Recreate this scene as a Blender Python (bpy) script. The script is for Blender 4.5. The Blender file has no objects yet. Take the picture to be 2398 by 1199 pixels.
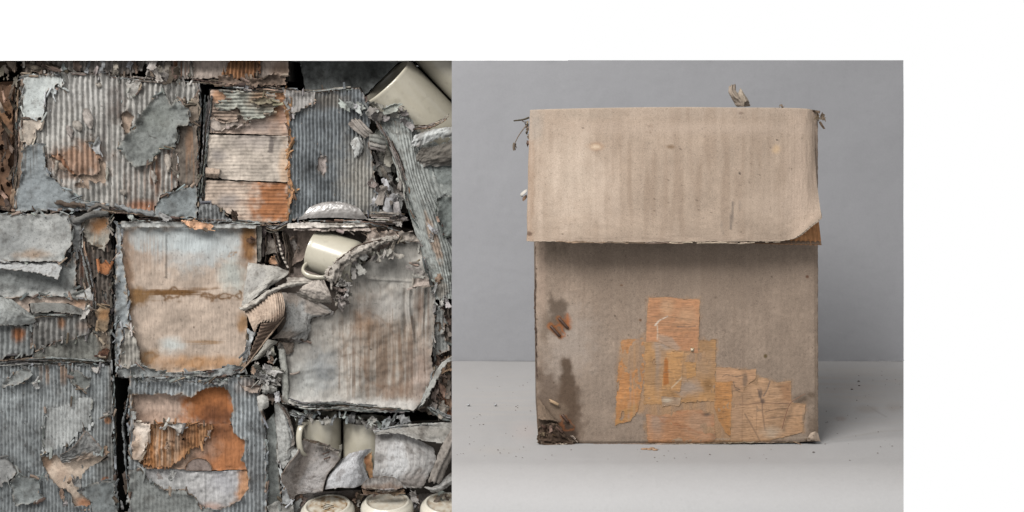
import bpy, math, random
import numpy as np
from mathutils import Vector
sc = bpy.context.scene
COL = sc.collection
# ------------------------------------------------------------------ camera
S = 0.00065            # metres per photo pixel at the plane of the single box's front
D = 3600.0             # camera distance to that plane, in those pixels
X0, Y0 = 1199.0, 255.0 # principal point of the (shift) lens
ZC = 0.75 + 785 * S    # camera height; table top at 0.75 m
cam_d = bpy.data.cameras.new('camera')
cam = bpy.data.objects.new('camera', cam_d); COL.objects.link(cam)
cam.location = (0, -D * S, ZC); cam.rotation_euler = (math.radians(90), 0, 0)
cam_d.sensor_fit = 'HORIZONTAL'; cam_d.sensor_width = 36; cam_d.lens = D / 2398 * 36
cam_d.shift_y = -(599.5 - Y0) / 2398; cam_d.clip_start = .05; cam_d.clip_end = 100
sc.camera = cam
# ------------------------------------------------------------------ light
w = bpy.data.worlds.new('World'); sc.world = w; w.use_nodes = True
w.node_tree.nodes['Background'].inputs[0].default_value = (1, 1, 1, 1)
w.node_tree.nodes['Background'].inputs[1].default_value = 1.0
def area(name, loc, target, size, power, col, spread):
    l = bpy.data.lights.new(name, 'AREA'); l.shape = 'RECTANGLE'; l.size, l.size_y = size; l.energy = power; l.color = col; l.spread = math.radians(spread)
    o = bpy.data.objects.new(name, l); COL.objects.link(o); o.location = loc
    o.rotation_euler = (Vector(target) - Vector(loc)).to_track_quat('-Z', 'Y').to_euler()
    return o
area('softbox', (-.66, -1.75, 2.95), (.28, .2, 1.05), (1.2, 1.2), 38, (1, .985, .96), 80)
area('stack_added_lamp', (-2.15, -.75, 2.75), (-.55, .85, .98), (.8, .8), 28, (1, .985, .965), 70)  # added lamp, rakes the stack from the upper left to bring out its ribs
sc.view_settings.view_transform = 'Standard'; sc.view_settings.look = 'None'
sc.view_settings.exposure = 0; sc.view_settings.gamma = 1
# ------------------------------------------------------------------ helpers
GAIN = {'L': .45, 'R': .40}     # reflectance per displayed brightness under this light
T0 = -1330.0                    # plane of the stack's faces
KS = (D - T0) / D
def lin(c):
    c = np.asarray(c, float) / 255.
    return np.where(c <= .04045, c / 12.92, ((c + .055) / 1.055) ** 2.4)
def lc(c, side):
    l = lin(c)
    if side == 'L': y = (l * [.25, .6, .15]).sum(); l = y + (l - y) * .84
    return l
def W(px, py, t):
    px = np.asarray(px, float); k = (D - t) / D
    return np.stack([(px - X0) * k * S, np.broadcast_to(-np.asarray(t, float) * S, px.shape), ZC + (Y0 - np.asarray(py, float)) * k * S], -1)
def hsh(i, j, s):
    h = (i.astype(np.int64) * 374761393 + j.astype(np.int64) * 668265263 + s * 1442695041) & 0xffffffff
    h = ((h ^ (h >> 13)) * 1274126177) & 0xffffffff
    return (h ^ (h >> 16)) & 0xffff
def gn(x, y, s=0):
    xi = np.floor(x); yi = np.floor(y); fx = x - xi; fy = y - yi
    ux = fx * fx * (3 - 2 * fx); uy = fy * fy * (3 - 2 * fy); r = 0
    for a in (0, 1):
        for b in (0, 1):
            th = hsh(xi + a, yi + b, s) * (2 * math.pi / 65536)
            r = r + (np.cos(th) * (fx - a) + np.sin(th) * (fy - b)) * (ux if a else 1 - ux) * (uy if b else 1 - uy)
    return r * 1.5
def fbm(x, y, o=3, s=0):
    r = 0; a = 1.
    for k in range(o):
        r = r + a * gn(x * 2 ** k + 17.3 * k, y * 2 ** k + 5.1 * k, s + k); a *= .5
    return r
def psdf(x, y, poly):
    p = np.asarray(poly, float); q = np.roll(p, -1, 0)
    d = np.full(x.shape, 1e12); ins = np.zeros(x.shape, bool)
    for (ax, ay), (bx, by) in zip(p, q):
        ex, ey = bx - ax, by - ay; l2 = ex * ex + ey * ey + 1e-9
        h = np.clip(((x - ax) * ex + (y - ay) * ey) / l2, 0, 1)
        d = np.minimum(d, (x - ax - ex * h) ** 2 + (y - ay - ey * h) ** 2)
        if ay != by:
            c = ((ay > y) != (by > y)) & (x < (bx - ax) * (y - ay) / (by - ay) + ax); ins ^= c
    d = np.sqrt(d)
    return np.where(ins, d, -d)
def sst(a, b, x):
    t = np.clip((x - a) / (b - a), 0, 1); return t * t * (3 - 2 * t)
_seed = [11]
def ns():
    _seed[0] += 7; return _seed[0]
# ------------------------------------------------------------------ materials
def paper_mat(name, rough=.92, grain=.16, speck=.35, gs=900, fib=(1, 1, 1), bump=.25, spec=.15, coat=0):
    m = bpy.data.materials.new(name); m.use_nodes = True; nt = m.node_tree; N = nt.nodes; L = nt.links
    b = N['Principled BSDF']; b.inputs['Roughness'].default_value = rough; b.inputs['Specular IOR Level'].default_value = spec
    b.inputs['Coat Weight'].default_value = coat; b.inputs['Coat Roughness'].default_value = .25
    at = N.new('ShaderNodeAttribute'); at.attribute_name = 'Col'
    tc = N.new('ShaderNodeTexCoord'); mp = N.new('ShaderNodeMapping'); mp.inputs['Scale'].default_value = fib
    L.new(tc.outputs['Object'], mp.inputs['Vector'])
    n1 = N.new('ShaderNodeTexNoise'); n1.inputs['Scale'].default_value = gs; n1.inputs['Detail'].default_value = 3; n1.inputs['Roughness'].default_value = .7
    L.new(mp.outputs[0], n1.inputs['Vector'])
    mr = N.new('ShaderNodeMapRange'); mr.inputs[1].default_value = .3; mr.inputs[2].default_value = .7
    mr.inputs[3].default_value = 1 - grain; mr.inputs[4].default_value = 1 + grain; L.new(n1.outputs[0], mr.inputs[0])
    n2 = N.new('ShaderNodeTexNoise'); n2.inputs['Scale'].default_value = gs * .42; n2.inputs['Detail'].default_value = 2
    L.new(tc.outputs['Object'], n2.inputs['Vector'])
    m2 = N.new('ShaderNodeMapRange'); m2.inputs[1].default_value = .60; m2.inputs[2].default_value = .74
    m2.inputs[3].default_value = 1; m2.inputs[4].default_value = 1 - speck; L.new(n2.outputs[0], m2.inputs[0])
    mu = N.new('ShaderNodeMath'); mu.operation = 'MULTIPLY'; L.new(mr.outputs[0], mu.inputs[0]); L.new(m2.outputs[0], mu.inputs[1])
    vm = N.new('ShaderNodeVectorMath'); vm.operation = 'SCALE'; L.new(at.outputs['Color'], vm.inputs[0]); L.new(mu.outputs[0], vm.inputs['Scale'])
    L.new(vm.outputs[0], b.inputs['Base Color'])
    bp = N.new('ShaderNodeBump'); bp.inputs['Strength'].default_value = bump; bp.inputs['Distance'].default_value = .001
    L.new(n1.outputs[0], bp.inputs['Height']); L.new(bp.outputs[0], b.inputs['Normal'])
    return m
def plain_mat(name, col, rough=.6, spec=.4, metal=0, grain=.1, gs=300, bump=.1):
    m = bpy.data.materials.new(name); m.use_nodes = True; nt = m.node_tree; N = nt.nodes; L = nt.links
    b = N['Principled BSDF']; b.inputs['Roughness'].default_value = rough; b.inputs['Specular IOR Level'].default_value = spec; b.inputs['Metallic'].default_value = metal
    tc = N.new('ShaderNodeTexCoord'); n1 = N.new('ShaderNodeTexNoise'); n1.inputs['Scale'].default_value = gs; n1.inputs['Detail'].default_value = 4
    L.new(tc.outputs['Object'], n1.inputs['Vector'])
    r = N.new('ShaderNodeValToRGB'); c = list(col)
    r.color_ramp.elements[0].position = .3; r.color_ramp.elements[1].position = .7
    r.color_ramp.elements[0].color = [x * (1 - grain) for x in c] + [1]; r.color_ramp.elements[1].color = [min(1, x * (1 + grain)) for x in c] + [1]
    L.new(n1.outputs[0], r.inputs[0]); L.new(r.outputs[0], b.inputs['Base Color'])
    bp = N.new('ShaderNodeBump'); bp.inputs['Strength'].default_value = bump; bp.inputs['Distance'].default_value = .001
    L.new(n1.outputs[0], bp.inputs['Height']); L.new(bp.outputs[0], b.inputs['Normal'])
    return m
M = {
 'paper': paper_mat('weathered_paper', grain=.20, speck=.5, gs=700, bump=.5),
 'streak': paper_mat('streaked_paper', grain=.16, speck=.3, gs=420, fib=(1, 1, .12), bump=.35),
 'streakh': paper_mat('cross_streaked_paper', grain=.13, speck=.3, gs=420, fib=(.12, 1, 1), bump=.3),
 'card': paper_mat('card', grain=.2, speck=.22, gs=700, bump=.45),
 'tape': paper_mat('old_tape', rough=.5, grain=.2, speck=.2, gs=420, fib=(.14, 1, 1), bump=.8, spec=.35, coat=.12),
 'smooth': paper_mat('studio_paper', rough=.85, grain=.025, speck=.03, gs=260, bump=.04),
 'film': paper_mat('cloudy_film', rough=.28, grain=.25, speck=.2, gs=60, fib=(1, 1, 1), bump=.3, spec=.5),
 'glaze': paper_mat('cream_glaze', rough=.22, grain=.03, speck=.12, gs=160, bump=.02, spec=.5),
 'rust': plain_mat('rusty_steel', lin((78, 58, 48)) * .6, .7, .3, .3, .45, 900, .6),
 'white_paint': plain_mat('white_paint', (.80, .80, .80), .7, .2, 0, .01, 80, .02),
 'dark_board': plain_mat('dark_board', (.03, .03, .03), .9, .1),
}
# ------------------------------------------------------------------ object writing
class TH: pass
def thing(name, label, cat, loc, group=None):
    o = bpy.data.objects.new(name, None); COL.objects.link(o); o.empty_display_size = .03
    o.location = [float(v) for v in loc]; o['label'] = label; o['category'] = cat
    if group: o['group'] = group
    return o
def wpos(par):
    p = Vector((0, 0, 0))
    while par is not None: p = p + Vector(par.location); par = par.parent
    return np.array(p)
def mesh_obj(name, V, quads, C=None, mat='paper', par=None, smooth=True, tris=None):
    """V (n,3) world, quads (m,4) int"""
    o_ = wpos(par)
    V = np.asarray(V, np.float32) - o_.astype(np.float32)
    me = bpy.data.meshes.new(name)
    q = np.asarray(quads, np.int32).reshape(-1, 4)
    t = np.zeros((0, 3), np.int32) if tris is None else np.asarray(tris, np.int32).reshape(-1, 3)
    me.vertices.add(len(V)); me.vertices.foreach_set('co', V.ravel())
    me.loops.add(q.size + t.size); me.loops.foreach_set('vertex_index', np.concatenate([q.ravel(), t.ravel()]))
    n = len(q) + len(t); me.polygons.add(n)
    ls = np.concatenate([np.arange(len(q)) * 4, q.size + np.arange(len(t)) * 3]).astype(np.int32)
    me.polygons.foreach_set('loop_start', ls)
    me.polygons.foreach_set('use_smooth', np.full(n, smooth))
    me.update(calc_edges=True)
    if C is not None:
        a = me.color_attributes.new('Col', 'FLOAT_COLOR', 'POINT')
        C4 = np.ones((len(V), 4), np.float32); C4[:, :3] = np.clip(C, .003, .9); a.data.foreach_set('color', C4.ravel())
    me.materials.append(M[mat] if isinstance(mat, str) else mat)
    o = bpy.data.objects.new(name, me); COL.objects.link(o)
    if par is not None: o.parent = par
    return o
def bound_edges(q):
    e = np.concatenate([q[:, [0, 1]], q[:, [1, 2]], q[:, [2, 3]], q[:, [3, 0]]])
    k = np.sort(e, 1); key = k[:, 0].astype(np.int64) * 10000000 + k[:, 1]
    u, idx, cnt = np.unique(key, return_index=True, return_counts=True)
    return e[idx[cnt == 1]]
def tint(C, x, y, stains, g, seed, side='R'):
    for i, s in enumerate(stains):
        kind, a, c, al, so = s; c = lc(c, side) * g
        nz = fbm(x / 22., y / 22., 4, seed + 50 + i)
        if kind == 'p': m = sst(-so, so, psdf(x, y, a) + nz * so * .9)
        elif kind == 'e':
            r = np.sqrt(((x - a[0]) / a[2]) ** 2 + ((y - a[1]) / a[3]) ** 2) + nz * .35; m = 1 - sst(1 - so, 1 + so, r)
        elif kind == 'r': m = np.exp(-((psdf(x, y, a) + nz * 9) / so) ** 2)
        elif kind == 'v':   # vertical streaks inside ellipse
            r = np.sqrt(((x - a[0]) / a[2]) ** 2 + ((y - a[1]) / a[3]) ** 2) + nz * .3
            m = (1 - sst(1 - so, 1 + so, r)) * sst(-.25, .5, fbm(x / (7. if side == 'L' else 19.), y / 190., 3, seed + 90 + i))
        elif kind == 'h':
            r = np.sqrt(((x - a[0]) / a[2]) ** 2 + ((y - a[1]) / a[3]) ** 2) + nz * .3
            m = (1 - sst(1 - so, 1 + so, r)) * sst(-.25, .5, fbm(x / 160., y / 7., 3, seed + 90 + i))
        elif kind == 'l':   # polyline stroke (x,y..) width so
            d = np.full(x.shape, 1e9)
            for (ax, ay), (bx, by) in zip(a[:-1], a[1:]):
                ex, ey = bx - ax, by - ay; h = np.clip(((x - ax) * ex + (y - ay) * ey) / (ex * ex + ey * ey + 1e-9), 0, 1)
                d = np.minimum(d, np.hypot(x - ax - ex * h, y - ay - ey * h))
            m = 1 - sst(so * .5, so * 1.3, d + nz * so * .35)
        m = (np.clip(m, 0, 1) * al)[..., None]
        C = C * (1 - m) + c * m
    return C
def flute_h(x, y, fl, seed):
    ax, per, amp = fl[:3]; wob = fl[3] if len(fl) > 3 else 1.2
    u, v = (x, y) if ax == 'v' else (y, x)
    ph = u / per + wob * .12 * fbm(v / 60., u / 90., 2, seed + 31)
    c = 2 * math.pi * ph
    return amp * (1.2 if amp > 1.2 else 1.3) * (np.cos(c) - .22 * np.cos(2 * c))
def layer(par, name, poly, t, col, st=2.0, flute=None, rag=(3, 16), lift=2.5, lw=9, holes=(), stains=(), bump=1.5, bs=45,
          thick=1.6, mat='paper', mott=.16, edge=None, tfun=None, side='L', ragv=0, pit=0, gain=1.0, erode=0, grime=None, fine=.3, fray=True):
    seed = ns(); poly = np.asarray(poly, float)
    if grime is None: grime = .22 if name.startswith('inner') else .65
    if side == 'L':
        t = t * 1.75 if t > 0 else t; lift *= 2.5; mott = mott * 1.3
        if rag[0] >= 1.4: rag = (rag[0] * 1.25, rag[1])
        if flute and flute[2] > 1.2 and not ragv: ragv = 1.5
    ra = rag[0] * 1.2 + ragv
    x0, y0 = poly.min(0) - ra - 3; x1, y1 = poly.max(0) + ra + 3
    gx = np.arange(x0, x1 + st, st); gy = np.arange(y0, y1 + st, st)
    x, y = np.meshgrid(gx, gy)
    sd = psdf(x, y, poly)
    for h in holes: sd = np.minimum(sd, -psdf(x, y, h))
    if rag[0]: sd = sd + rag[0] * (fbm(x / rag[1], y / rag[1], 4, seed))
    if ragv:
        sd = sd + ragv * fbm(x / 4.5, y / 45., 3, seed + 5) if not (flute and flute[0] == 'h') else sd + ragv * fbm(x / 45., y / 4.5, 3, seed + 5)
    if erode: # holes eaten through the sheet
        sd = np.minimum(sd, (erode - fbm(x / 11., y / 26., 4, seed + 8)) * 9)
    ins = sd > 0
    if not ins.any(): return None
    nr, nc = x.shape
    idx = np.arange(nr * nc).reshape(nr, nc)
    cells = np.stack([idx[:-1, :-1], idx[1:, :-1], idx[1:, 1:], idx[:-1, 1:]], -1).reshape(-1, 4)
    inr = ins.ravel(); keep = inr[cells].sum(1) >= (1 if name == 'backdrop' else 2); cells = cells[keep]
    gyd, gxd = np.gradient(sd, st); gl = np.sqrt(gxd ** 2 + gyd ** 2) + 1e-6
    mv = np.where(ins, 0, np.clip(-sd, 0, 1.5 * st)) / gl
    X = x + gxd / gl * mv * gl; Y = y + gyd / gl * mv * gl
    sdp = np.clip(sd, 0, None)
    h = bump * fbm(x / bs, y / bs, 3, seed + 1) + fine * bump * fbm(x / 9., y / 9., 2, seed + 2)
    if flute: h = h + flute_h(x, y, flute, seed)
    if pit: h = h - pit * sst(.25, .6, fbm(x / 6., y / 14., 3, seed + 3))
    if lift: h = h + lift * np.exp(-sdp / lw) * np.clip(.45 + 1.1 * fbm(x / 24., y / 24., 2, seed + 4), 0, 2)
    if tfun is not None: h = h + tfun(x, y)
    g = GAIN[side] * gain
    C = np.broadcast_to(lc(col, side) * g, x.shape + (3,)).copy()
    C = C * (1 + mott * 1.6 * fbm(x / 60., y / 60., 3, seed + 6) + mott * fbm(x / 8., y / 12., 3, seed + 7))[..., None]
    C = tint(C, x, y, stains, g, seed, side)
    if side == 'L':
        dm = sst(.18, .75, fbm(x / 30., y / 38., 5, seed + 12)) * .42 + sst(.32, .6, fbm(x / 5., y / 6., 2, seed + 13)) * .30
        C = C * (1 - grime * dm[..., None] * np.array([.92, .97, 1.]))
    if edge is not None:
        m = (np.exp(-sdp / 2.2) * np.clip(.5 + fbm(x / 15., y / 15., 2, seed + 9), 0, 1))[..., None]; C = C * (1 - m) + lc(edge, side) * g * m
    T, k = (T0 + KS * t, KS) if side == 'L' else (t, 1.)
    kk = (D - T) / D
    P = np.stack([(X - X0) * kk * S, -(T + k * h) * S, ZC + (Y0 - Y) * kk * S], -1).reshape(-1, 3)
    C = C.reshape(-1, 3)
    used = np.unique(cells); rm = np.full(nr * nc, -1); rm[used] = np.arange(len(used)); cells = rm[cells]
    P = P[used]; C = C[used]; q = cells
    if thick:
        be = bound_edges(cells); bv = np.unique(be); m2 = np.full(len(P), -1); m2[bv] = np.arange(len(bv)); n = len(P)
        Pt = P[bv]; Pb = Pt + np.array([0, thick * k * S, 0])
        q = np.concatenate([cells, np.stack([n + m2[be[:, 0]], n + len(bv) + m2[be[:, 0]], n + len(bv) + m2[be[:, 1]], n + m2[be[:, 1]]], -1)])
        P = np.concatenate([P, Pt, Pb]); C = np.concatenate([C, C[bv], C[bv]])
    ob = mesh_obj(name, P, q, C, mat, par)
    if side == 'L' and fray and lift and rag[0] > 1.7 and not name.startswith('inner'):
        pl = np.concatenate([poly, poly[:1]]); per = np.hypot(*np.diff(pl, axis=0).T).sum()
        keep_ = [p for p in along(pl, int(per / 17), 2) if -20 < p[0] < 1075 and 130 < p[1] < 1210]
        cl = np.array(col, float); gs = []
        for p in keep_:
            i = np.argmin([abs(np.hypot(p[0] - a[0], p[1] - a[1]) + np.hypot(p[0] - b[0], p[1] - b[1]) - np.hypot(b[0] - a[0], b[1] - a[1])) for a, b in zip(pl[:-1], pl[1:])])
            an = math.atan2(pl[i + 1][1] - pl[i][1], pl[i + 1][0] - pl[i][0]) + rnd.gauss(0, .45)
            if flute: an = an if rnd.random() < .4 else (math.pi / 2 + rnd.gauss(0, .12) if flute[0] == 'v' else rnd.gauss(0, .12))
            L_ = rnd.uniform(8, 38); w_ = rnd.uniform(2.5, 6.5); hh = rnd.uniform(1, 5); ca, sa = math.cos(an), math.sin(an); tb = t / 1.3 + rnd.uniform(-1, 1.5)
            net = [[(p[0] + ca * L_ * (j / 3 - .5) - sa * w_ * (r - 1) * (1 - .5 * abs(j / 3 - .5)), p[1] + sa * L_ * (j / 3 - .5) + ca * w_ * (r - 1) * (1 - .5 * abs(j / 3 - .5)), tb + (hh if r == 1 else (rnd.uniform(0, 3) if r == 0 else -1)) + rnd.uniform(-1, 1)) for j in range(4)] for r in range(3)]
            c_ = vary(cl * rnd.choice((.7, .9, 1., 1.12)) if rnd.random() < .75 else rnd.choice(((92, 78, 66), (140, 122, 106))), 8)
            g2 = patch_geo(net, c_, rag=(.6, 2., 3, 3), rs=5, thick=.9, res=2.2, noise=.7, nscale=9)
            if g2: gs.append(g2)
        if gs: fo = mesh_obj('frayed_edge', *join_geo(gs), 'paper', par); fo['kind'] = 'stuff'
    return ob
def crom(P, n, ax):
    """Catmull-Rom resample along axis ax to n samples"""
    P = np.moveaxis(np.asarray(P, float), ax, 0); m = P.shape[0]
    if m == 1: return np.moveaxis(np.repeat(P, n, 0), 0, ax)
    E = np.concatenate([(2 * P[:1] - P[1:2]), P, (2 * P[-1:] - P[-2:-1])])
    u = np.linspace(0, m - 1, n); i = np.minimum(u.astype(int), m - 2); f = (u - i).reshape((-1,) + (1,) * (P.ndim - 1))
    a, b, c, d = E[i], E[i + 1], E[i + 2], E[i + 3]
    R = .5 * (2 * b + (c - a) * f + (2 * a - 5 * b + 4 * c - d) * f * f + (3 * b - a - 3 * c + d) * f ** 3)
    return np.moveaxis(R, 0, ax)
def patch_geo(net, col, back=None, flute=None, rag=(3, 3, 3, 3), rs=10, thick=1.3, res=3.0, noise=2.0, nscale=20, stains=(), side='L', mott=.15, edge=None, crumple=0, pst=()):
    seed = ns(); net = np.array(net, float); T, k = (T0, KS) if side == 'L' else (0., 1.)
    if side == 'L': net[..., 2] = np.where(net[..., 2] > 0, net[..., 2] * 1.3, net[..., 2])
    WN = W(net[..., 0], net[..., 1], T + k * net[..., 2]); u1 = k * S
    Lv = max(np.linalg.norm(np.diff(WN, axis=1), axis=-1).sum(1)) / u1; Lu = max(np.linalg.norm(np.diff(WN, axis=0), axis=-1).sum(0)) / u1
    nu = int(np.clip(Lu / res, 4, 260)); nv = int(np.clip(Lv / res, 4, 260))
    P = crom(crom(WN, nu, 0), nv, 1)
    U, V = np.meshgrid(np.linspace(0, 1, nu), np.linspace(0, 1, nv), indexing='ij')
    du = np.gradient(P, axis=0); dv = np.gradient(P, axis=1); N = np.cross(dv, du); N /= np.linalg.norm(N, axis=-1, keepdims=True) + 1e-12
    N = np.where((N[..., 1:2] > 0).mean() > .5, -N, N)
    xx, yy = V * Lv, U * Lu
    h = noise * fbm(xx / nscale, yy / nscale, 3, seed) + (min(noise, 2) * .45 * fbm(xx / 6., yy / 6., 2, seed + 40) if side == 'L' else 0)
    if side == 'L': h = h + min(noise, 2.5) * .35 * (1 - 2.2 * np.abs(fbm(xx / 26., yy / 17., 2, seed + 41)))  # creases
    if crumple:
        r = np.abs(fbm(xx / 14., yy / 14., 3, seed + 21)); h = h + crumple * (1 - 2.2 * r)
    if flute:
        ax, n, amp = flute; c = np.sin(math.pi * n * (V if ax == 'v' else U) + .4 * fbm(U * 2, V * 2, 2, seed + 3)); h = h + amp * 1.45 * (2 * np.abs(c) ** .8 - 1.1)
    P = P + N * (h * u1)[..., None]
    nz = lambda s: np.clip(.5 + .9 * fbm(xx / rs, yy / rs, 4, seed + s), 0, 2)
    d = np.minimum(np.minimum(yy - rag[0] * nz(11), Lu - yy - rag[1] * nz(12)), np.minimum(xx - rag[2] * nz(13), Lv - xx - rag[3] * nz(14)))
    ok = (d > -1e-6).ravel()
    g = GAIN[side]; C = np.broadcast_to(lc(col, side) * g, U.shape + (3,)).copy()
    C = C * (1 + mott * 1.5 * fbm(xx / 50., yy / 50., 3, seed + 5) + mott * fbm(xx / 7., yy / 10., 3, seed + 6))[..., None]
    for s_ in stains:
        cu, cv, ru, rv, c, al = s_
        r = np.sqrt(((U - cu) / ru) ** 2 + ((V - cv) / rv) ** 2) + .3 * fbm(xx / 15., yy / 15., 3, seed + 7)
        m = ((1 - sst(.6, 1.2, r)) * al)[..., None]; C = C * (1 - m) + lc(c, side) * g * m
    if side == 'L':
        dm = sst(.15, .7, fbm(xx / 24., yy / 24., 4, seed + 32)) * .38 + sst(.3, .6, fbm(xx / 4., yy / 5., 2, seed + 33)) * .28
        C = C * (1 - dm[..., None] * np.array([.92, .97, 1.]))
    if pst:
        X2 = crom(crom(net[..., :2], nu, 0), nv, 1); C = tint(C, X2[..., 0], X2[..., 1], pst, g, seed, side)
    if edge is not None:
        m = (np.exp(-np.clip(d, 0, None) / 2.) * .8)[..., None]; C = C * (1 - m) + lc(edge, side) * g * m
    B = C * .92 if back is None else np.broadcast_to(lc(back, side) * g, C.shape) * (1 + mott * fbm(xx / 9., yy / 9., 3, seed + 8))[..., None]
    idx = np.arange(nu * nv).reshape(nu, nv)
    cells = np.stack([idx[:-1, :-1], idx[1:, :-1], idx[1:, 1:], idx[:-1, 1:]], -1).reshape(-1, 4)
    cells = cells[ok[cells].all(1)]
    if not len(cells): return None
    P = P.reshape(-1, 3); C = C.reshape(-1, 3); B = B.reshape(-1, 3); Nn = N.reshape(-1, 3)
    used = np.unique(cells); rm = np.full(nu * nv, -1); rm[used] = np.arange(len(used)); cells = rm[cells]
    P = P[used]; C = C[used]; B = B[used]; Q = P - Nn[used] * thick * u1; n = len(P)
    be = bound_edges(cells); bv = np.unique(be); m2 = np.full(n, -1); m2[bv] = np.arange(len(bv)); o1, o2 = 2 * n, 2 * n + len(bv)
    q = np.concatenate([cells, cells[:, ::-1] + n, np.stack([o1 + m2[be[:, 0]], o2 + m2[be[:, 0]], o2 + m2[be[:, 1]], o1 + m2[be[:, 1]]], -1)])
    return np.concatenate([P, Q, P[bv], Q[bv]]), q, np.concatenate([C, B, C[bv] * .9, C[bv] * .9])
def patch(par, name, net, col, mat='paper', **kw):
    g = patch_geo(net, col, **kw)
    return mesh_obj(name, g[0], g[1], g[2], mat, par) if g else None
rnd = random.Random(5)
def scrap_net(cx, cy, t, a, b, ang, curl=.4, n=3, jit=.3):
    ca, sa = math.cos(ang), math.sin(ang); net = []
    c1, c2 = rnd.uniform(-curl, curl), rnd.uniform(-curl, curl) * 1.3; tp = rnd.uniform(.25, 1.); sk = rnd.uniform(-.35, .35)
    for i in range(n):
        row = []
        for j in range(n):
            u = (i / (n - 1) - .5) * b * (1 + rnd.uniform(-jit, jit)); v = (j / (n - 1) - .5) * a * (1 + rnd.uniform(-jit, jit)); u = u * (tp + (1 - tp) * j / (n - 1)) + sk * v * .6
            row.append((cx + v * ca - u * sa, cy + v * sa + u * ca, t + (c1 * (u / b * 2) ** 2 * b + c2 * (v / a * 2) ** 2 * a) * .5 + rnd.uniform(-jit, jit) * min(a, b) * .35 + rnd.uniform(-.2, .2) * 2))
        net.append(row)
    return net
def join_geo(gs):
    V, Q, C = [], [], []; n = 0
    for g in gs:
        if g is None: continue
        V.append(g[0]); Q.append(g[1] + n); C.append(g[2]); n += len(g[0])
    return np.concatenate(V), np.concatenate(Q), np.concatenate(C)
def vary(c, a=14):
    d = rnd.uniform(-a, a); return tuple(min(235, max(20, v + d + rnd.uniform(-3, 3))) for v in c)
def scraps(par, name, pts, size, cols, t=(4, 14), curl=.5, ang=(0, 6.3), aspect=(.4, .8), side='L', rag=2.5, joined=False, res=3.0, mat='paper', thick=1.6, crumple=0):
    gs = []
    for (cx, cy) in pts:
        a = rnd.uniform(*size); b = a * rnd.uniform(*aspect)
        g = patch_geo(scrap_net(cx, cy, rnd.uniform(*t), a, b, rnd.uniform(*ang), curl), vary(rnd.choice(cols)), rag=(b * .22 + rag * .3, b * .22 + rag * .3, a * .16, a * .22) if not joined else (rag,) * 4, rs=max(5, b * .55) if not joined else 6, thick=thick, res=max(min(res, 2.2), a / 14), noise=1.6, nscale=7, side=side, crumple=crumple)
        if g is None: continue
        if joined: gs.append(g)
        else: mesh_obj(name, *g, mat, par)
    if joined and gs:
        o = mesh_obj(name, *join_geo(gs), mat, par); o['kind'] = 'stuff'; return o
def along(pl, n, jit=4):
    pl = np.asarray(pl, float); s = np.concatenate([[0], np.cumsum(np.hypot(*np.diff(pl, axis=0).T))]); out = []
    for _ in range(n):
        d = rnd.uniform(0, s[-1]); out.append((np.interp(d, s, pl[:, 0]) + rnd.uniform(-jit, jit), np.interp(d, s, pl[:, 1]) + rnd.uniform(-jit, jit)))
    return out
def inpoly(poly, n):
    p = np.asarray(poly, float); out = []; a, b = p.min(0), p.max(0); k = 0
    while len(out) < n and k < 40 * n:
        k += 1; x, y = rnd.uniform(a[0], b[0]), rnd.uniform(a[1], b[1])
        if psdf(np.array([x]), np.array([y]), p)[0] > 0: out.append((x, y))
    return out
def lamina(par, pl, n, cols, h=(3, 7), ln=(30, 110), t=(2, 16), jit=4, side='L', name='torn_edge', joined=True, noise=1.8):
    """torn, curling strips of board along a polyline"""
    pl = np.asarray(pl, float); s = np.concatenate([[0], np.cumsum(np.hypot(*np.diff(pl, axis=0).T))]); gs = []
    for _ in range(n):
        L_ = min(rnd.uniform(*ln), s[-1]); d0 = rnd.uniform(0, s[-1] - L_); hh = rnd.uniform(*h); tb = rnd.uniform(*t); of = rnd.uniform(-jit, jit)
        ds = np.linspace(d0, d0 + L_, max(3, int(L_ / 18) + 2)); px = np.interp(ds, s, pl[:, 0]); py = np.interp(ds, s, pl[:, 1])
        dx = np.gradient(px); dy = np.gradient(py); l = np.hypot(dx, dy) + 1e-6; nx, ny = -dy / l, dx / l
        net = []
        for r, (q, tt) in enumerate(((-.5, rnd.uniform(-4, 4)), (0, rnd.uniform(0, 3)), (.5, rnd.uniform(-4, 4)))):
            net.append([(px[i] + nx[i] * (q * hh + of) + rnd.uniform(-1, 1), py[i] + ny[i] * (q * hh + of) + rnd.uniform(-1, 1), tb + tt + rnd.uniform(-1.5, 1.5)) for i in range(len(ds))])
        g = patch_geo(net, vary(rnd.choice(cols)), rag=(1.5, 2.2, 4, 4), rs=5, thick=1.4, res=2.6, noise=noise, nscale=9, side=side)
        if g: gs.append(g)
    o = mesh_obj(name, *join_geo(gs), 'paper', par); o['kind'] = 'stuff'
    return o
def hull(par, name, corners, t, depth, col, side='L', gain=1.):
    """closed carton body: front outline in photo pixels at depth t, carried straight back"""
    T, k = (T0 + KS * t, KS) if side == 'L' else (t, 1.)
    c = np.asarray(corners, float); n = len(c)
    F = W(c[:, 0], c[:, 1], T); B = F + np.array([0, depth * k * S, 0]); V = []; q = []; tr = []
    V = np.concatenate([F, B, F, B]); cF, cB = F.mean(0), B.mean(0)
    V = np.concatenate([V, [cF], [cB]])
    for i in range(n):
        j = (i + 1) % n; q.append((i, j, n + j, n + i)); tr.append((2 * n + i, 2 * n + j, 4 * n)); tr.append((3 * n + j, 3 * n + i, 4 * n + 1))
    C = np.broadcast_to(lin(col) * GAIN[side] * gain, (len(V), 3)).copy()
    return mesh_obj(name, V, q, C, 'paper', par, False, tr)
def base_at(px, py, t=0, side='L'):
    T = T0 + KS * t if side == 'L' else t
    return W(np.array(px), np.array(py), T)
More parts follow.
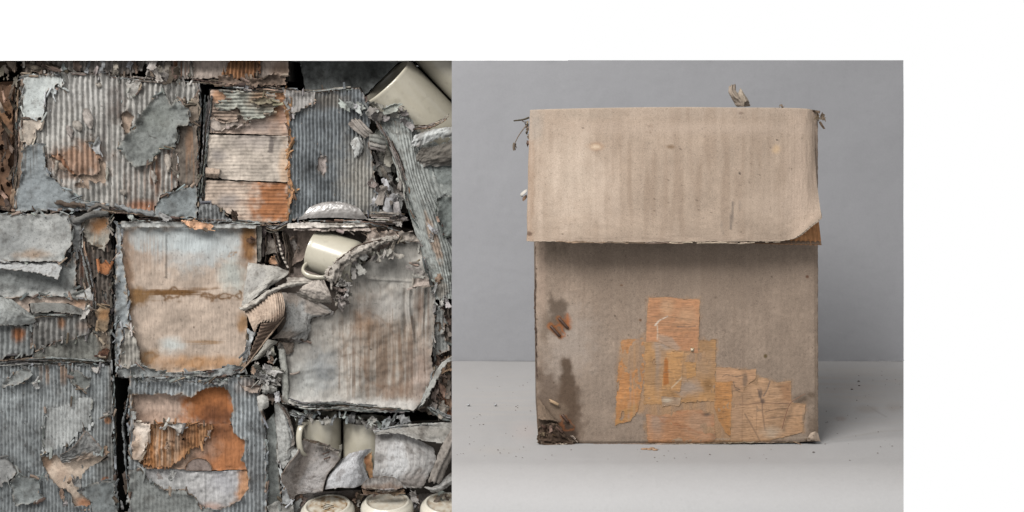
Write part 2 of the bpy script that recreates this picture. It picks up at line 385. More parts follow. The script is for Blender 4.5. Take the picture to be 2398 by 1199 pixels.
def Z(ox, oy, s): return lambda *pts: [(ox + a / s, oy + b / s) for a, b in pts]
def staple(par, x, y, ang, ln=14, t=6, side='L', wd=3.0, name='staple'):
    T, k = (T0 + KS * t, KS) if side == 'L' else (t, 1.)
    dx, dy = math.cos(ang) * ln / 2, math.sin(ang) * ln / 2
    prof = [(-1, -7), (-1, -1.5), (-.86, .6), (-.4, 1.6), (.4, 1.5), (.86, .6), (1, -1.5), (1, -7)]; V = []; q = []
    for i, (a, h) in enumerate(prof):
        for e, f in ((1, 0), (0, 1), (-1, 0), (0, -1)):
            cx = x + dx * a - math.sin(ang) * e * wd / 2; cy = y + dy * a + math.cos(ang) * e * wd / 2
            V.append(W(np.array(cx), np.array(cy), T + k * (h + f * wd * .4)))
    for i in range(len(prof) - 1):
        for j in range(4): a = i * 4 + j; b = i * 4 + (j + 1) % 4; q.append((a, b, b + 4, a + 4))
    q.append((0, 1, 2, 3)); q.append((28, 31, 30, 29))
    return mesh_obj(name, np.array(V), q, None, 'rust', par)
# ------------------------------------------------------------------ the white shelf that holds the stack
def box_mesh(name, lo, hi, mat, par=None):
    V = [(x, y, z) for x in (lo[0], hi[0]) for y in (lo[1], hi[1]) for z in (lo[2], hi[2])]
    q = [(0, 1, 3, 2), (4, 6, 7, 5), (0, 4, 5, 1), (2, 3, 7, 6), (0, 2, 6, 4), (1, 5, 7, 3)]
    return mesh_obj(name, np.array(V, float), q, None, mat, par, False)
YF = -(T0 + 55) * S
def zz(py, t): return float(W(np.array(0.), np.array(float(py)), t)[2])
def xx_(px, t): return float(W(np.array(float(px)), np.array(0.), t)[0])
tf = T0 + 55
xl, xr = xx_(-150, tf), xx_(1330, tf)
zt, zb = zz(141, tf), zz(1420, tf)
shelf = thing('shelf_unit', 'white painted shelf board above the wall of rotten cartons', 'shelf', (xl, YF + .3, zb - .02))
box_mesh('top_board', (xl, YF, zt), (xr, YF + .42, zt + .6), 'white_paint', shelf)
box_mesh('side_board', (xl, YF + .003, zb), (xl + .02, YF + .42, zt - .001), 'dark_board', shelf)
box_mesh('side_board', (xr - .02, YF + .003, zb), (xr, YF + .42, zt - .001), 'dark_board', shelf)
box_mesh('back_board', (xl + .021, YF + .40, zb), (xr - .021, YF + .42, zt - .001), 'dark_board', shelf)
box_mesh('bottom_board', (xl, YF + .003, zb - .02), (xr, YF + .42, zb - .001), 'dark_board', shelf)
# ------------------------------------------------------------------ colours
GL, GM, GD = (158, 160, 157), (130, 134, 134), (98, 101, 99)
BG, TAN, TAN2 = (158, 155, 149), (176, 152, 132), (150, 124, 104)
BRN, DBR, ORG, RST = (92, 78, 66), (66, 54, 45), (160, 96, 44), (150, 88, 40)
GCOLS = [GM, GL, GD, (120, 122, 120), (140, 138, 134)]
BCOLS = [BRN, TAN2, DBR, (110, 98, 88), (128, 120, 112)]
GRP = 'rotten cardboard cartons stacked in the shelf'
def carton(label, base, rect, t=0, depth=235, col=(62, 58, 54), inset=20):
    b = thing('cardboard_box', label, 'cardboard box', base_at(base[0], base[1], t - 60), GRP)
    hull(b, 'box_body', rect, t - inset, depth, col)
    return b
def flakes(par, poly, n, size=(4, 10), cols=GCOLS, t=(4, 9), **k): return scraps(par, 'paper_flakes', inpoly(poly, n), size, cols, t=t, joined=True, res=2.0, rag=1.2, aspect=(.3, .8), ang=k.pop('ang', (1.1, 2.0)), thick=1.2, curl=.7, **k)

# ================================================================== box 1: top left
z = Z(0, 130, 3)
out1 = z((150,128),(420,118),(700,128),(1000,168),(1395,188),(1405,300),(1390,700),(1388,1143),(1000,1136),(780,1090),(95,1098),(108,900),(138,500))
b1 = carton('carton with a large dark diamond shaped paper patch on ribbed beige board', (250, 495), out1)
layer(b1, 'inner_liner', out1, -1, TAN, rag=(1.5, 12), bump=2, stains=[('e', z((1320,800))[0] + (45, 150), BRN, .9, .5)])
main = z((165,130),(420,118),(700,128),(1000,168),(1395,188),(1400,300),(1260,330),(1255,600),(1250,930),(1130,980),(1085,1105),(920,1085),(760,1070),(560,1020),(430,930),(330,800),(300,640),(165,640),(140,500))
h1 = z((700,720),(745,770),(740,905),(690,890),(560,860),(500,835),(600,838),(705,830)); h2 = z((845,420),(890,370),(935,440),(915,540),(880,545),(860,480))
h3 = z((420,690),(520,830),(430,800),(370,740),(350,700)); h4 = z((520,900),(580,865),(640,890),(620,930),(540,930))
layer(b1, 'fluting', main, 5, BG, flute=('v', 12.6, 2.9), rag=(3.5, 15), ragv=3, holes=(h1, h2, h3, h4), bump=2.2, pit=.5, mat='streak', edge=(120, 104, 92), lift=3,
  stains=[('e', z((560,740))[0] + (62, 42), (150, 104, 68), .75, .6), ('e', z((820,330))[0] + (22, 46), (88, 74, 66), .9, .5), ('e', z((1000,1060))[0] + (40, 14), RST, .8, .6), ('v', z((1150,760))[0] + (45, 75), (120, 78, 48), .85, .6),
          ('v', z((800,560))[0] + (40, 90), (104, 98, 94), .7, .6), ('e', z((600,250))[0] + (90, 50), (176, 174, 170), .5, .7), ('v', z((1050,950))[0] + (90, 50), (128, 104, 88), .6, .7)])
layer(b1, 'inner_liner', z((340,650),(560,640),(700,680),(700,830),(600,838),(500,830),(430,740),(350,700)), 3, (166, 128, 100), flute=('v', 12.6, 2.2), rag=(2, 10), bump=1.5, mat='streak',
  stains=[('e', z((480,770))[0] + (40, 22), (120, 74, 44), .8, .7)], edge=(110, 84, 64))
dia = z((1140,235),(1175,285),(1208,352),(1240,310),(1330,370),(1330,490),(1260,490),(1245,600),(1230,640),(1120,660),(1075,745),(970,795),(900,745),(835,640),(850,600),(900,560),(960,480),(1000,400),(1060,330))
layer(b1, 'outer_liner', dia, 11, (104, 107, 104), rag=(2.5, 11), bump=2.5, lift=5, lw=10, edge=(142, 136, 126), mott=.22, stains=[('e', z((1100,440))[0] + (45, 30), (124, 128, 122), .6, .8), ('l', z((1050,565),(1095,580)), (60, 56, 52), .8, 1.6)])
layer(b1, 'outer_liner', z((165,150),(440,140),(455,240),(405,200),(380,300),(345,240),(320,300),(312,440),(160,440)), 10, (160, 164, 161), rag=(2.5, 9), ragv=4, bump=1.5, edge=(120, 104, 92), stains=[('e', z((260,300))[0] + (40, 60), (176, 182, 180), .6, .9)])
layer(b1, 'outer_liner', z((155,450),(312,455),(300,500),(250,540),(240,600),(200,625),(150,600)), 9, (168, 156, 142), rag=(2.5, 9), bump=1.5, edge=TAN2)
layer(b1, 'outer_liner', z((103,1092),(120,940),(150,870),(165,660),(230,620),(310,625),(322,800),(390,880),(520,975),(580,1020),(740,1045),(700,1088),(400,1085)), 10, (118, 124, 126), rag=(2.5, 11), bump=3, lift=4, edge=(140, 132, 122),
  stains=[('v', z((210,720))[0] + (22, 50), (84, 80, 76), .8, .5), ('e', z((230,960))[0] + (40, 40), (134, 141, 144), .6, .9)])
layer(b1, 'outer_liner', z((1085,1132),(1100,1040),(1150,982),(1290,930),(1385,900),(1388,1140)), 9, (112, 118, 119), rag=(2.5, 11), bump=2, edge=(140, 132, 122), lift=4)
layer(b1, 'outer_liner', z((1258,500),(1392,470),(1392,905),(1270,925),(1225,850),(1200,740),(1230,650)), 7, (92, 83, 74), rag=(3, 10), ragv=3, bump=2, pit=1.5, mat='streak', stains=[('v', z((1350,700))[0] + (16, 70), (128, 94, 66), .7, .5)])
layer(b1, 'outer_liner', z((1240,300),(1320,350),(1400,260),(1398,480),(1330,470),(1335,370)), 8, (122, 108, 94), rag=(2, 8), bump=2)
layer(b1, 'outer_liner', z((880,190),(990,180),(975,260),(930,300),(905,250)), 9, (150, 146, 140), rag=(2, 8), bump=1.5, edge=BRN)
layer(b1, 'outer_liner', z((620,612),(700,590),(715,700),(690,690),(640,640)), 11, (138, 138, 138), rag=(1.5, 7), bump=2, lift=5)
for a in (((600,370),(640,520)), ((530,455),(560,540)), ((480,490),(500,580)), ((1175,690),(1185,820)), ((860,940),(875,980)), ((690,190),(700,230)), ((760,780),(750,880)), ((1070,800),(1090,900)), ((400,730),(390,830))):
    (x0, y0), (x1, y1) = z(*a); wv = rnd.uniform(4, 7)
    patch(b1, 'torn_strip', [[(x0 - wv, y0, 9), (x0, y0 - 2, 13), (x0 + wv, y0, 10)], [(x0 - wv * 1.2, (y0 + y1) / 2, 10), ((x0 + x1) / 2, (y0 + y1) / 2, 16), (x1 + wv * 1.2, (y0 + y1) / 2, 11)], [(x1 - wv * .4, y1, 9), (x1, y1 + 2, 13), (x1 + wv * .6, y1, 9)]], vary((150, 143, 134)), rag=(3, 3, 2, 2), rs=5, res=2.2, edge=BRN)
flakes(b1, main, 110, (4, 11), [BG, (120, 112, 104), BRN, GM], t=(8, 12))
lamina(b1, z((150,128),(420,118),(700,128),(1000,168),(1395,188)), 46, BCOLS + [GM], t=(0, 12), jit=5)
lamina(b1, z((1395,188),(1402,400),(1390,700),(1388,1143)), 34, [GD, GM, BRN, (70, 66, 62)], t=(-6, 8), jit=5)
lamina(b1, z((140,150),(125,560),(100,1098)), 34, [DBR, BRN, GD, TAN2], t=(-8, 8), jit=5)
lamina(b1, z((380,1055),(560,1050),(780,1085),(1100,1110),(1385,1140)), 22, [BRN, GD, DBR, TAN2], t=(4, 18), jit=6, h=(4, 9))
for pts, c in ((((370,1030),(560,1050),(600,1060)), BRN), (((600,1100),(690,1050),(780,1080)), (100, 94, 88)), (((790,1045),(950,1090),(1090,1110)), (116, 118, 118))):
    q_ = z(*pts); patch(b1, 'torn_strip', [[(x, y - 7, 12) for x, y in q_], [(x, y, 22) for x, y in q_], [(x + 3, y + 9, 16) for x, y in q_]], c, rag=(4, 4, 5, 5), rs=7, res=2.4, noise=3, nscale=14, back=DBR)

# ================================================================== top row
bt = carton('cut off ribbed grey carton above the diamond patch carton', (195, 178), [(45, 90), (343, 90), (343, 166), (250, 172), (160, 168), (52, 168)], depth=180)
layer(bt, 'fluting', [(48, 95), (342, 95), (340, 160), (300, 176), (230, 168), (160, 168), (60, 168)], 3, (150, 143, 136), flute=('v', 12.5, 3), rag=(4, 14), ragv=4, bump=3, mat='streak', edge=BRN, stains=[('e', (310, 160, 40, 30), (110, 102, 96), .8, .6), ('e', (90, 158, 40, 16), (120, 98, 80), .7, .6)])
scraps(bt, 'torn_strip', [(205, 158), (240, 150), (270, 158), (305, 150), (150, 160), (180, 150), (318, 160), (90, 155), (75, 150), (225, 165)], (22, 46), [(150, 143, 136), GM, BRN, (120, 112, 104)], t=(8, 24), ang=(1.2, 1.9), res=2.5)
scraps(bt, 'torn_strip', along([(55, 150), (160, 166)], 9, 5), (40, 70), [BRN, TAN2, DBR], t=(6, 20), ang=(.1, .35), aspect=(.12, .25), res=2.5)
bt2 = carton('cut off tan carton with orange torn ribs on the top row', (510, 195), [(345, 90), (679, 90), (680, 190), (600, 198), (500, 192), (350, 180)], depth=180)
layer(bt2, 'inner_liner', [(430, 95), (678, 95), (676, 180), (440, 184), (432, 160)], 0, (176, 160, 148), flute=('v', 11, .5), rag=(2, 12), bump=2, mat='streak', stains=[('e', (660, 165, 30, 20), TAN2, .8, .6), ('e', (560, 185, 60, 14), BRN, .8, .5)])
layer(bt2, 'fluting', [(344, 95), (435, 95), (452, 150), (440, 182), (380, 186), (346, 178)], 4, (140, 134, 128), flute=('v', 12, 3), rag=(4, 12), ragv=5, bump=3, mat='streak', edge=BRN, stains=[('v', (420, 165, 26, 24), (150, 100, 64), .9, .6)])
layer(bt2, 'fluting', [(540, 95), (608, 95), (606, 168), (600, 176), (588, 186), (560, 184), (520, 175), (536, 150)], 7, (128, 86, 50), flute=('v', 9, 3), rag=(4, 10), ragv=6, bump=3, mat='streak', edge=(170, 130, 96), stains=[('v', (590, 160, 30, 30), (90, 62, 42), .8, .5)])
layer(bt2, 'torn_liner', [(505, 182), (530, 176), (560, 186), (600, 186), (650, 172), (672, 178), (670, 198), (600, 202), (520, 196)], 9, (98, 82, 70), rag=(4, 9), bump=4, lift=6, edge=TAN2)
scraps(bt2, 'torn_strip', along([(350, 160), (430, 178)], 12, 14), (22, 48), [(150, 143, 136), GD, BRN, (128, 120, 112)], t=(8, 26), ang=(1.0, 2.1), res=2.5)
lamina(bt2, [(440, 186), (520, 196), (600, 202), (680, 196)], 20, BCOLS, t=(0, 12), jit=5)
bt3 = carton('dark grey smooth carton set back beside the tilted mug', (800, 215), [(694, 90), (938, 90), (940, 138), (854, 220), (760, 216), (716, 212)], t=-62, depth=150, col=(76, 80, 80))
layer(bt3, 'outer_liner', [(694, 95), (939, 95), (942, 138), (856, 222), (760, 218), (716, 214)], -60, (132, 136, 134), rag=(1, 10), bump=2, mott=.28, stains=[('e', (850, 160, 60, 40), (66, 70, 68), .7, .8), ('v', (740, 180, 30, 30), (104, 108, 106), .5, .7)])
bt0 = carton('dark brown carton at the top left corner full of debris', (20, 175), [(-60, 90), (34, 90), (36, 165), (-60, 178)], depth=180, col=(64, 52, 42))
scraps(bt0, 'torn_strip', [(12, 160), (26, 150), (4, 168), (34, 160), (18, 178), (36, 190)], (24, 50), [BRN, (120, 108, 96), DBR], t=(0, 16), ang=(.9, 2.0), res=2.5)
# left sliver
bl = carton('dark brown crumbling carton at the left picture edge, its wall eaten away', (10, 495), [(-70, 196), (36, 190), (34, 490), (-70, 492)], t=-8, depth=220, col=(70, 50, 36))
layer(bl, 'inner_liner', [(-60, 200), (30, 200), (30, 488), (-60, 488)], -6, (92, 66, 46), rag=(2, 12), bump=3, erode=.35, stains=[('e', (14, 270, 18, 22), (128, 92, 60), .8, .5)])
scraps(bl, 'torn_strip', [(8, 225), (26, 215), (30, 245), (12, 330), (24, 340), (8, 370), (24, 410), (6, 455), (18, 480), (30, 470), (14, 300), (2, 250)], (26, 60), [BRN, DBR, (120, 104, 88), (140, 128, 114), TAN2], t=(0, 22), ang=(.7, 2.2), aspect=(.2, .5), res=2.4)
lamina(bl, [(40, 200), (38, 340), (34, 490)], 24, [DBR, BRN, (60, 56, 52)], t=(-16, 6), jit=5)
scraps(bl, 'torn_strip', along([(2, 488), (60, 494)], 6, 4), (26, 50), [BRN, TAN2, DBR], t=(4, 18), ang=(-.3, .3), aspect=(.2, .4), res=2.5)

# ================================================================== box 2: orange inner flaps, ribbed right side
z = Z(440, 130, 2.997); y3 = Z(660, 130, 2.925)
o2 = z((150,235),(690,245)) + y3((240,250),(530,215),(575,300),(640,420),(650,720),(660,1090)) + z((380,1180),(70,1150),(100,800),(140,500))
b2 = carton('carton with horizontal tan and orange inner flaps and a dark ribbed right half', (680, 520), o2)
top = z((160,240),(690,248),(725,430),(712,566),(430,550),(148,542))
layer(b2, 'inner_flap', top, 2, (172, 150, 134), flute=('h', 8, .5), rag=(1, 14), bump=2.5, mat='streakh', stains=[('e', z((640,320))[0] + (34, 52), (158, 106, 62), .85, .8), ('e', z((220,280))[0] + (20, 16), (160, 112, 72), .8, .6), ('e', z((500,490))[0] + (46, 14), (128, 116, 110), .7, .8), ('e', z((690,410))[0] + (14, 24), (178, 138, 116), .7, .8)])
layer(b2, 'fluting', z((240,245),(560,262),(640,345),(600,400),(420,465),(385,430),(350,375),(260,385),(185,360),(190,335),(290,322)), 8, (142, 143, 133), flute=('h', 8.2, 2.2), rag=(3.5, 11), bump=2.5, mat='streakh', edge=(104, 88, 70), lift=5, stains=[('e', z((520,300))[0] + (30, 22), (140, 100, 62), .7, .8)])
layer(b2, 'fluting', z((180,370),(350,375),(370,410),(330,470),(200,440),(165,420)), 6, (150, 130, 114), flute=('h', 8.2, 2), rag=(3, 10), bump=3, mat='streakh', edge=BRN, lift=4)
layer(b2, 'torn_liner', z((160,440),(260,470),(400,468),(380,490),(290,500),(200,530),(155,520)), 7, (150, 138, 128), rag=(3, 9), bump=3, lift=5, edge=BRN)
layer(b2, 'torn_liner', z((440,320),(540,290),(660,345),(600,335),(500,345)), 12, (128, 118, 96), rag=(3, 9), bump=3, lift=6, edge=DBR)
mid = z((145,555),(705,568),(718,780),(712,888),(430,877),(240,868),(140,790))
layer(b2, 'inner_flap', mid, 5, (168, 156, 143), flute=('h', 8.2, .42), rag=(.8, 14), bump=2.5, mat='streakh', stains=[('l', z((588,570),(582,650)), (84, 76, 72), .8, 5), ('e', z((580,672))[0] + (7, 6), (84, 76, 72), .85, .4), ('e', z((210,700))[0] + (18, 14), (112, 106, 104), .7, .8), ('e', z((480,600))[0] + (45, 18), (128, 118, 114), .55, .8), ('e', z((680,800))[0] + (12, 50), (176, 136, 96), .6, .8), ('l', z((365,870),(372,740),(400,720),(402,600)), (120, 108, 100), .5, 1.0)])
bot = z((125,872),(700,897),(725,1000),(702,1165),(560,1178),(380,1168),(280,1105),(200,1052),(122,1035))
layer(b2, 'inner_flap', bot, 2, (176, 157, 140), flute=('h', 8.2, .6), rag=(1, 14), bump=2.5, mat='streakh', stains=[('p', z((470,860),(740,860),(740,1190),(470,1190)), (158, 96, 44), .95, 26), ('h', z((560,960))[0] + (70, 60), (110, 66, 34), .7, .7), ('e', z((290,1020))[0] + (22, 18), (124, 118, 116), .7, .8)])
x0, ya = z((118, 780))[0]; patch(b2, 'curled_liner', [[(x0, ya, 6), (x0 + 20, ya + 3, 10), (x0 + 40, ya + 7, 7)], [(x0, ya + 12, 16), (x0 + 19, ya + 15, 19), (x0 + 38, ya + 17, 16)], [(x0, ya + 25, 6), (x0 + 18, ya + 27, 8), (x0 + 35, ya + 28, 8)]], (168, 148, 130), rag=(0, 0, 1, 4), rs=6, res=2, flute=('u', 6, .4), edge=DBR)
layer(b2, 'torn_liner', z((690,245),(720,300),(725,430),(712,480),(728,560),(716,760),(722,860),(752,940),(720,1040),(706,1165),(696,1165),(700,1000),(708,860),(700,760),(708,560),(690,430),(672,330)), 9, (168, 122, 80), rag=(2, 8), bump=2, lift=4, edge=(140, 96, 56))
rib = y3((15,235),(240,252),(530,218),(575,300),(610,420),(600,590),(625,720),(660,1085),(300,1100),(60,1125),(45,1000),(60,800),(45,480),(70,420),(28,370))
layer(b2, 'fluting', rib, 7, (104, 109, 112), flute=('v', 8.7, 2.6), rag=(2.5, 9), ragv=2, bump=2, pit=.9, mat='streak', holes=[y3((248,700),(300,695),(306,760),(285,820),(262,800),(245,760))], edge=(140, 118, 98), mott=.2,
  stains=[('e', y3((540,860))[0] + (44, 90), (150, 145, 135), .8, .8), ('e', y3((120,300))[0] + (40, 26), (140, 138, 134), .9, .5), ('e', y3((330,310))[0] + (40, 18), (112, 106, 98), .8, .6)])
layer(b2, 'inner_liner', y3((235,685),(312,685),(315,830),(235,830)), 2, (156, 144, 138), rag=(.5, 9), bump=1)
layer(b2, 'outer_liner', y3((15,235),(225,250),(230,320),(150,360),(80,400),(45,380)), 11, (148, 144, 140), flute=('v', 8.7, 1.2), rag=(2.5, 8), bump=2, lift=4, edge=BRN)
flakes(b2, rib, 170, (3, 8), [(120, 122, 122), (96, 98, 98), (150, 140, 130), BRN], t=(10, 13))
lamina(b2, z((180,180),(300,215),(560,235),(690,245)) + y3((240,250),(520,220)), 34, BCOLS + GCOLS, t=(2, 14), jit=5)
lamina(b2, z((150,240),(130,560),(118,800),(75,1150)), 50, [GD, (80, 78, 76), GM, BRN, (60, 56, 54)], t=(-10, 10), jit=9)
layer(b2, 'torn_liner', z((75,1160),(70,1060),(120,1035),(200,1045),(260,1110),(300,1160),(200,1175)), 8, (122, 124, 124), flute=('v', 9, 2), rag=(3, 8), bump=3, lift=5, edge=DBR)
lamina(b2, z((70,1160),(300,1165),(480,1180),(700,1170)), 22, GCOLS + BCOLS, t=(4, 16), jit=5)
scraps(b2, 'torn_strip', z((410,235),(490,190),(330,1130)), (24, 40), [GM, (150, 146, 140), DBR], t=(10, 20), ang=(.3, 1.3), res=2.4)

# ================================================================== box 3: left, curled sheets
z = Z(0, 480, 2.997)
o3 = [(-70, 500)] + z((480,52),(770,45),(790,400),(788,1115),(400,1108)) + [(-70, 850)]
b3 = carton('carton at the left edge with curled grey sheets and rusty staples down its side', (130, 848), o3)
layer(b3, 'inner_liner', o3, 0, (96, 94, 90), rag=(1.5, 12), bump=3, stains=[('e', z((560,560))[0] + (40, 60), (70, 68, 66), .8, .7)])
layer(b3, 'fluting', z((515,300),(600,120),(775,90),(785,500),(780,1000),(650,900),(600,760),(660,600),(540,540)), 4, (86, 78, 71), flute=('v', 11, 2.6), rag=(4, 11), ragv=4, bump=3, pit=1.5, mat='streak', edge=(128, 112, 98), erode=.55, stains=[('v', z((590,440))[0] + (20, 40), (112, 72, 52), .7, .5)])
layer(b3, 'outer_liner', z((590,105),(690,80),(772,85),(772,235),(742,318),(700,305),(655,275),(610,250),(590,190)), 9, (134, 130, 120), rag=(2.5, 9), bump=2, lift=4, edge=BRN, stains=[('e', z((705,140))[0] + (26, 18), (150, 98, 44), .85, .7), ('v', z((700,240))[0] + (16, 26), (134, 100, 66), .7, .7)])
layer(b3, 'outer_liner', z((670,745),(720,700),(776,720),(772,830),(742,905),(690,865)), 9, (128, 108, 84), rag=(2.5, 8), bump=2, lift=4, edge=DBR, stains=[('e', z((740,770))[0] + (14, 14), (150, 104, 54), .7, .7)])
layer(b3, 'rust_patch', z((690,420),(740,400),(770,430),(765,480),(735,496),(695,470)), 9, (146, 90, 46), rag=(2, 7), bump=2, lift=2, edge=DBR)
layer(b3, 'rust_patch', z((690,1035),(730,1000),(768,1010),(768,1060),(730,1080)), 9, (92, 60, 42), rag=(3, 6), bump=4, lift=3, edge=DBR)
for (a, b_), an in (((712,95), .85), ((690,135), .85), ((712,455), .9), ((735,425), .9), ((715,712), .9), ((742,690), .9), ((715,1040), .7), ((745,1022), .7)):
    p_ = z((a, b_))[0]; staple(b3, p_[0], p_[1], an, 17, 12)
layer(b3, 'outer_liner', [(-65, 502)] + z((480,62),(500,150),(512,200),(505,280),(460,345),(440,396)) + [(-65, 611)], 16, (148, 149, 146), rag=(1.6, 9), bump=2.5, lift=3, edge=(120, 108, 96), thick=5, stains=[('e', z((340,280))[0] + (34, 24), (170, 170, 166), .7, .8), ('e', z((230,345))[0] + (36, 10), (150, 122, 94), .8, .7), ('e', z((120,250))[0] + (60, 30), (128, 130, 130), .5, .8)])
layer(b3, 'torn_liner', z((480,92),(520,80),(590,90),(575,180),(560,310),(530,330),(512,280),(512,150)), 10, (108, 110, 109), rag=(3, 9), bump=4, lift=5, edge=BRN)
x0, ya = z((475, 90))[0]; patch(b3, 'curled_liner', [[(x0, ya + 4, 14), (x0 + 20, ya - 3, 24), (x0 + 60, ya - 18, 26), (x0 + 98, ya - 20, 14)], [(x0 + 6, ya + 14, 14), (x0 + 22, ya + 8, 28), (x0 + 62, ya - 8, 32), (x0 + 98, ya - 10, 18)], [(x0 + 16, ya + 20, 12), (x0 + 40, ya + 10, 20), (x0 + 70, ya, 22), (x0 + 98, ya - 4, 14)]], (96, 95, 92), rag=(2, 3, 3, 2), rs=8, res=2.4, back=DBR, edge=(136, 130, 122))
patch(b3, 'torn_flap', [[(-60, 613, 14), (40, 613, 15), (90, 613, 15), (147, 613, 14)], [(-60, 622, 22), (40, 622, 24), (90, 626, 26), (146, 632, 24)], [(-60, 630, 26), (10, 632, 30), (80, 641, 34), (136, 658, 34)]], (160, 161, 160), rag=(.5, 5, 1, 4), rs=12, res=2.5, edge=(120, 108, 98), back=BRN)
layer(b3, 'outer_liner', [(-65, 618)] + z((0,440),(440,400),(470,420),(530,330),(540,620),(650,570),(655,665),(500,642),(300,632),(70,655),(0,642)) + [(-65, 694)], 8, (124, 127, 125), rag=(2, 12), bump=4, lift=3, stains=[('e', z((300,560))[0] + (70, 20), (98, 100, 99), .7, .8), ('p', z((-100,608),(700,604),(700,680),(-100,680)), (164, 164, 160), .75, 8), ('e', z((600,600))[0] + (20, 14), (168, 168, 166), .8, .7)], edge=TAN2, thick=5)
layer(b3, 'inner_liner', z((60,655),(300,636),(500,645),(650,668),(640,715),(600,740),(480,690),(200,690),(215,770),(140,720)), 4, (172, 154, 140), rag=(2, 9), bump=2, stains=[('e', z((560,690))[0] + (26, 10), (150, 108, 72), .7, .8)])
patch(b3, 'torn_flap', [[(-60, 692, 6), (-4, 692, 10), (26, 700, 14), (52, 720, 14), (74, 738, 10)], [(-60, 728, 34), (-2, 722, 36), (26, 728, 36), (56, 738, 30), (86, 746, 16)], [(-60, 762, 20), (0, 764, 24), (20, 766, 24), (50, 764, 20), (86, 756, 12)]], (158, 161, 158), rag=(1, 5, 1, 4), rs=10, res=2.6, noise=2, nscale=26, edge=(120, 108, 98), stains=[(.3, .6, .4, .4, (120, 122, 118), .5)])
patch(b3, 'torn_flap', [[(68, 708, 10), (110, 706, 12), (160, 710, 12), (196, 724, 10)], [(70, 724, 20), (110, 720, 22), (160, 724, 22), (200, 738, 14)], [(74, 736, 26), (100, 734, 28), (158, 736, 26), (196, 738, 18)]], (108, 108, 104), rag=(1, 5, 3, 4), rs=9, res=2.5, edge=(140, 134, 126), back=BRN)
layer(b3, 'torn_liner', z((585,740),(640,690),(655,720),(600,790),(570,800)), 12, (160, 156, 150), rag=(2, 7), bump=3, lift=5)
layer(b3, 'fluting', z((270,800),(350,775),(560,775),(610,800),(625,900),(530,932),(430,945),(250,1025),(205,910)), 8, (124, 122, 118), flute=('v', 13.5, 3.2), rag=(3, 12), ragv=3, bump=3, mat='streak', edge=BRN, stains=[('e', z((435,830))[0] + (7, 16), (150, 100, 58), .8, .6), ('e', z((590,850))[0] + (16, 12), (140, 120, 106), .7, .7)])
layer(b3, 'fluting', [(-65, 770)] + z((0,850),(130,840),(215,850),(235,1060),(60,1055),(0,1100)) + [(-65, 845)], 7, (122, 125, 124), flute=('v', 13, 3), rag=(3, 12), ragv=3, bump=3, mat='streak', edge=BRN, stains=[('e', z((130,910))[0] + (15, 17), (160, 96, 44), .9, .6)])
layer(b3, 'outer_liner', z((245,1035),(430,948),(530,935),(625,905),(690,870),(778,885),(780,1100),(235,1095)), 6, (102, 102, 96), flute=('v', 13.5, .9), rag=(1.5, 12), bump=2, lift=3, edge=(130, 122, 112), mott=.22, stains=[('e', z((740,960))[0] + (14, 46), (110, 88, 66), .6, .7)])
lamina(b3, z((570,110),(580,300),(650,600),(660,740),(600,800)), 30, GCOLS + BCOLS, t=(6, 16), jit=6)
lamina(b3, z((200,790),(330,775),(560,765)), 14, GCOLS + BCOLS, t=(12, 22), jit=4)
lamina(b3, [(-60, 848)] + z((200,1090),(420,1085),(770,1112)), 40, [GM, GD, (70, 68, 66), BRN], t=(0, 14), jit=5, ln=(50, 150))
lamina(b3, z((590,75),(680,60),(770,55)), 16, GCOLS, t=(8, 20), jit=4)
lamina(b3, z((790,60),(792,500),(790,1110)), 20, [(70, 66, 62), DBR, (60, 58, 56)], t=(-24, -4), jit=4, ln=(60, 160))
scraps(b3, 'torn_strip', z((390,40),(300,45),(700,20),(215,1080)), (24, 44), [TAN2, (170, 160, 148), BRN, GL], t=(10, 20), ang=(-.3, .3), aspect=(.2, .4), res=2.5)

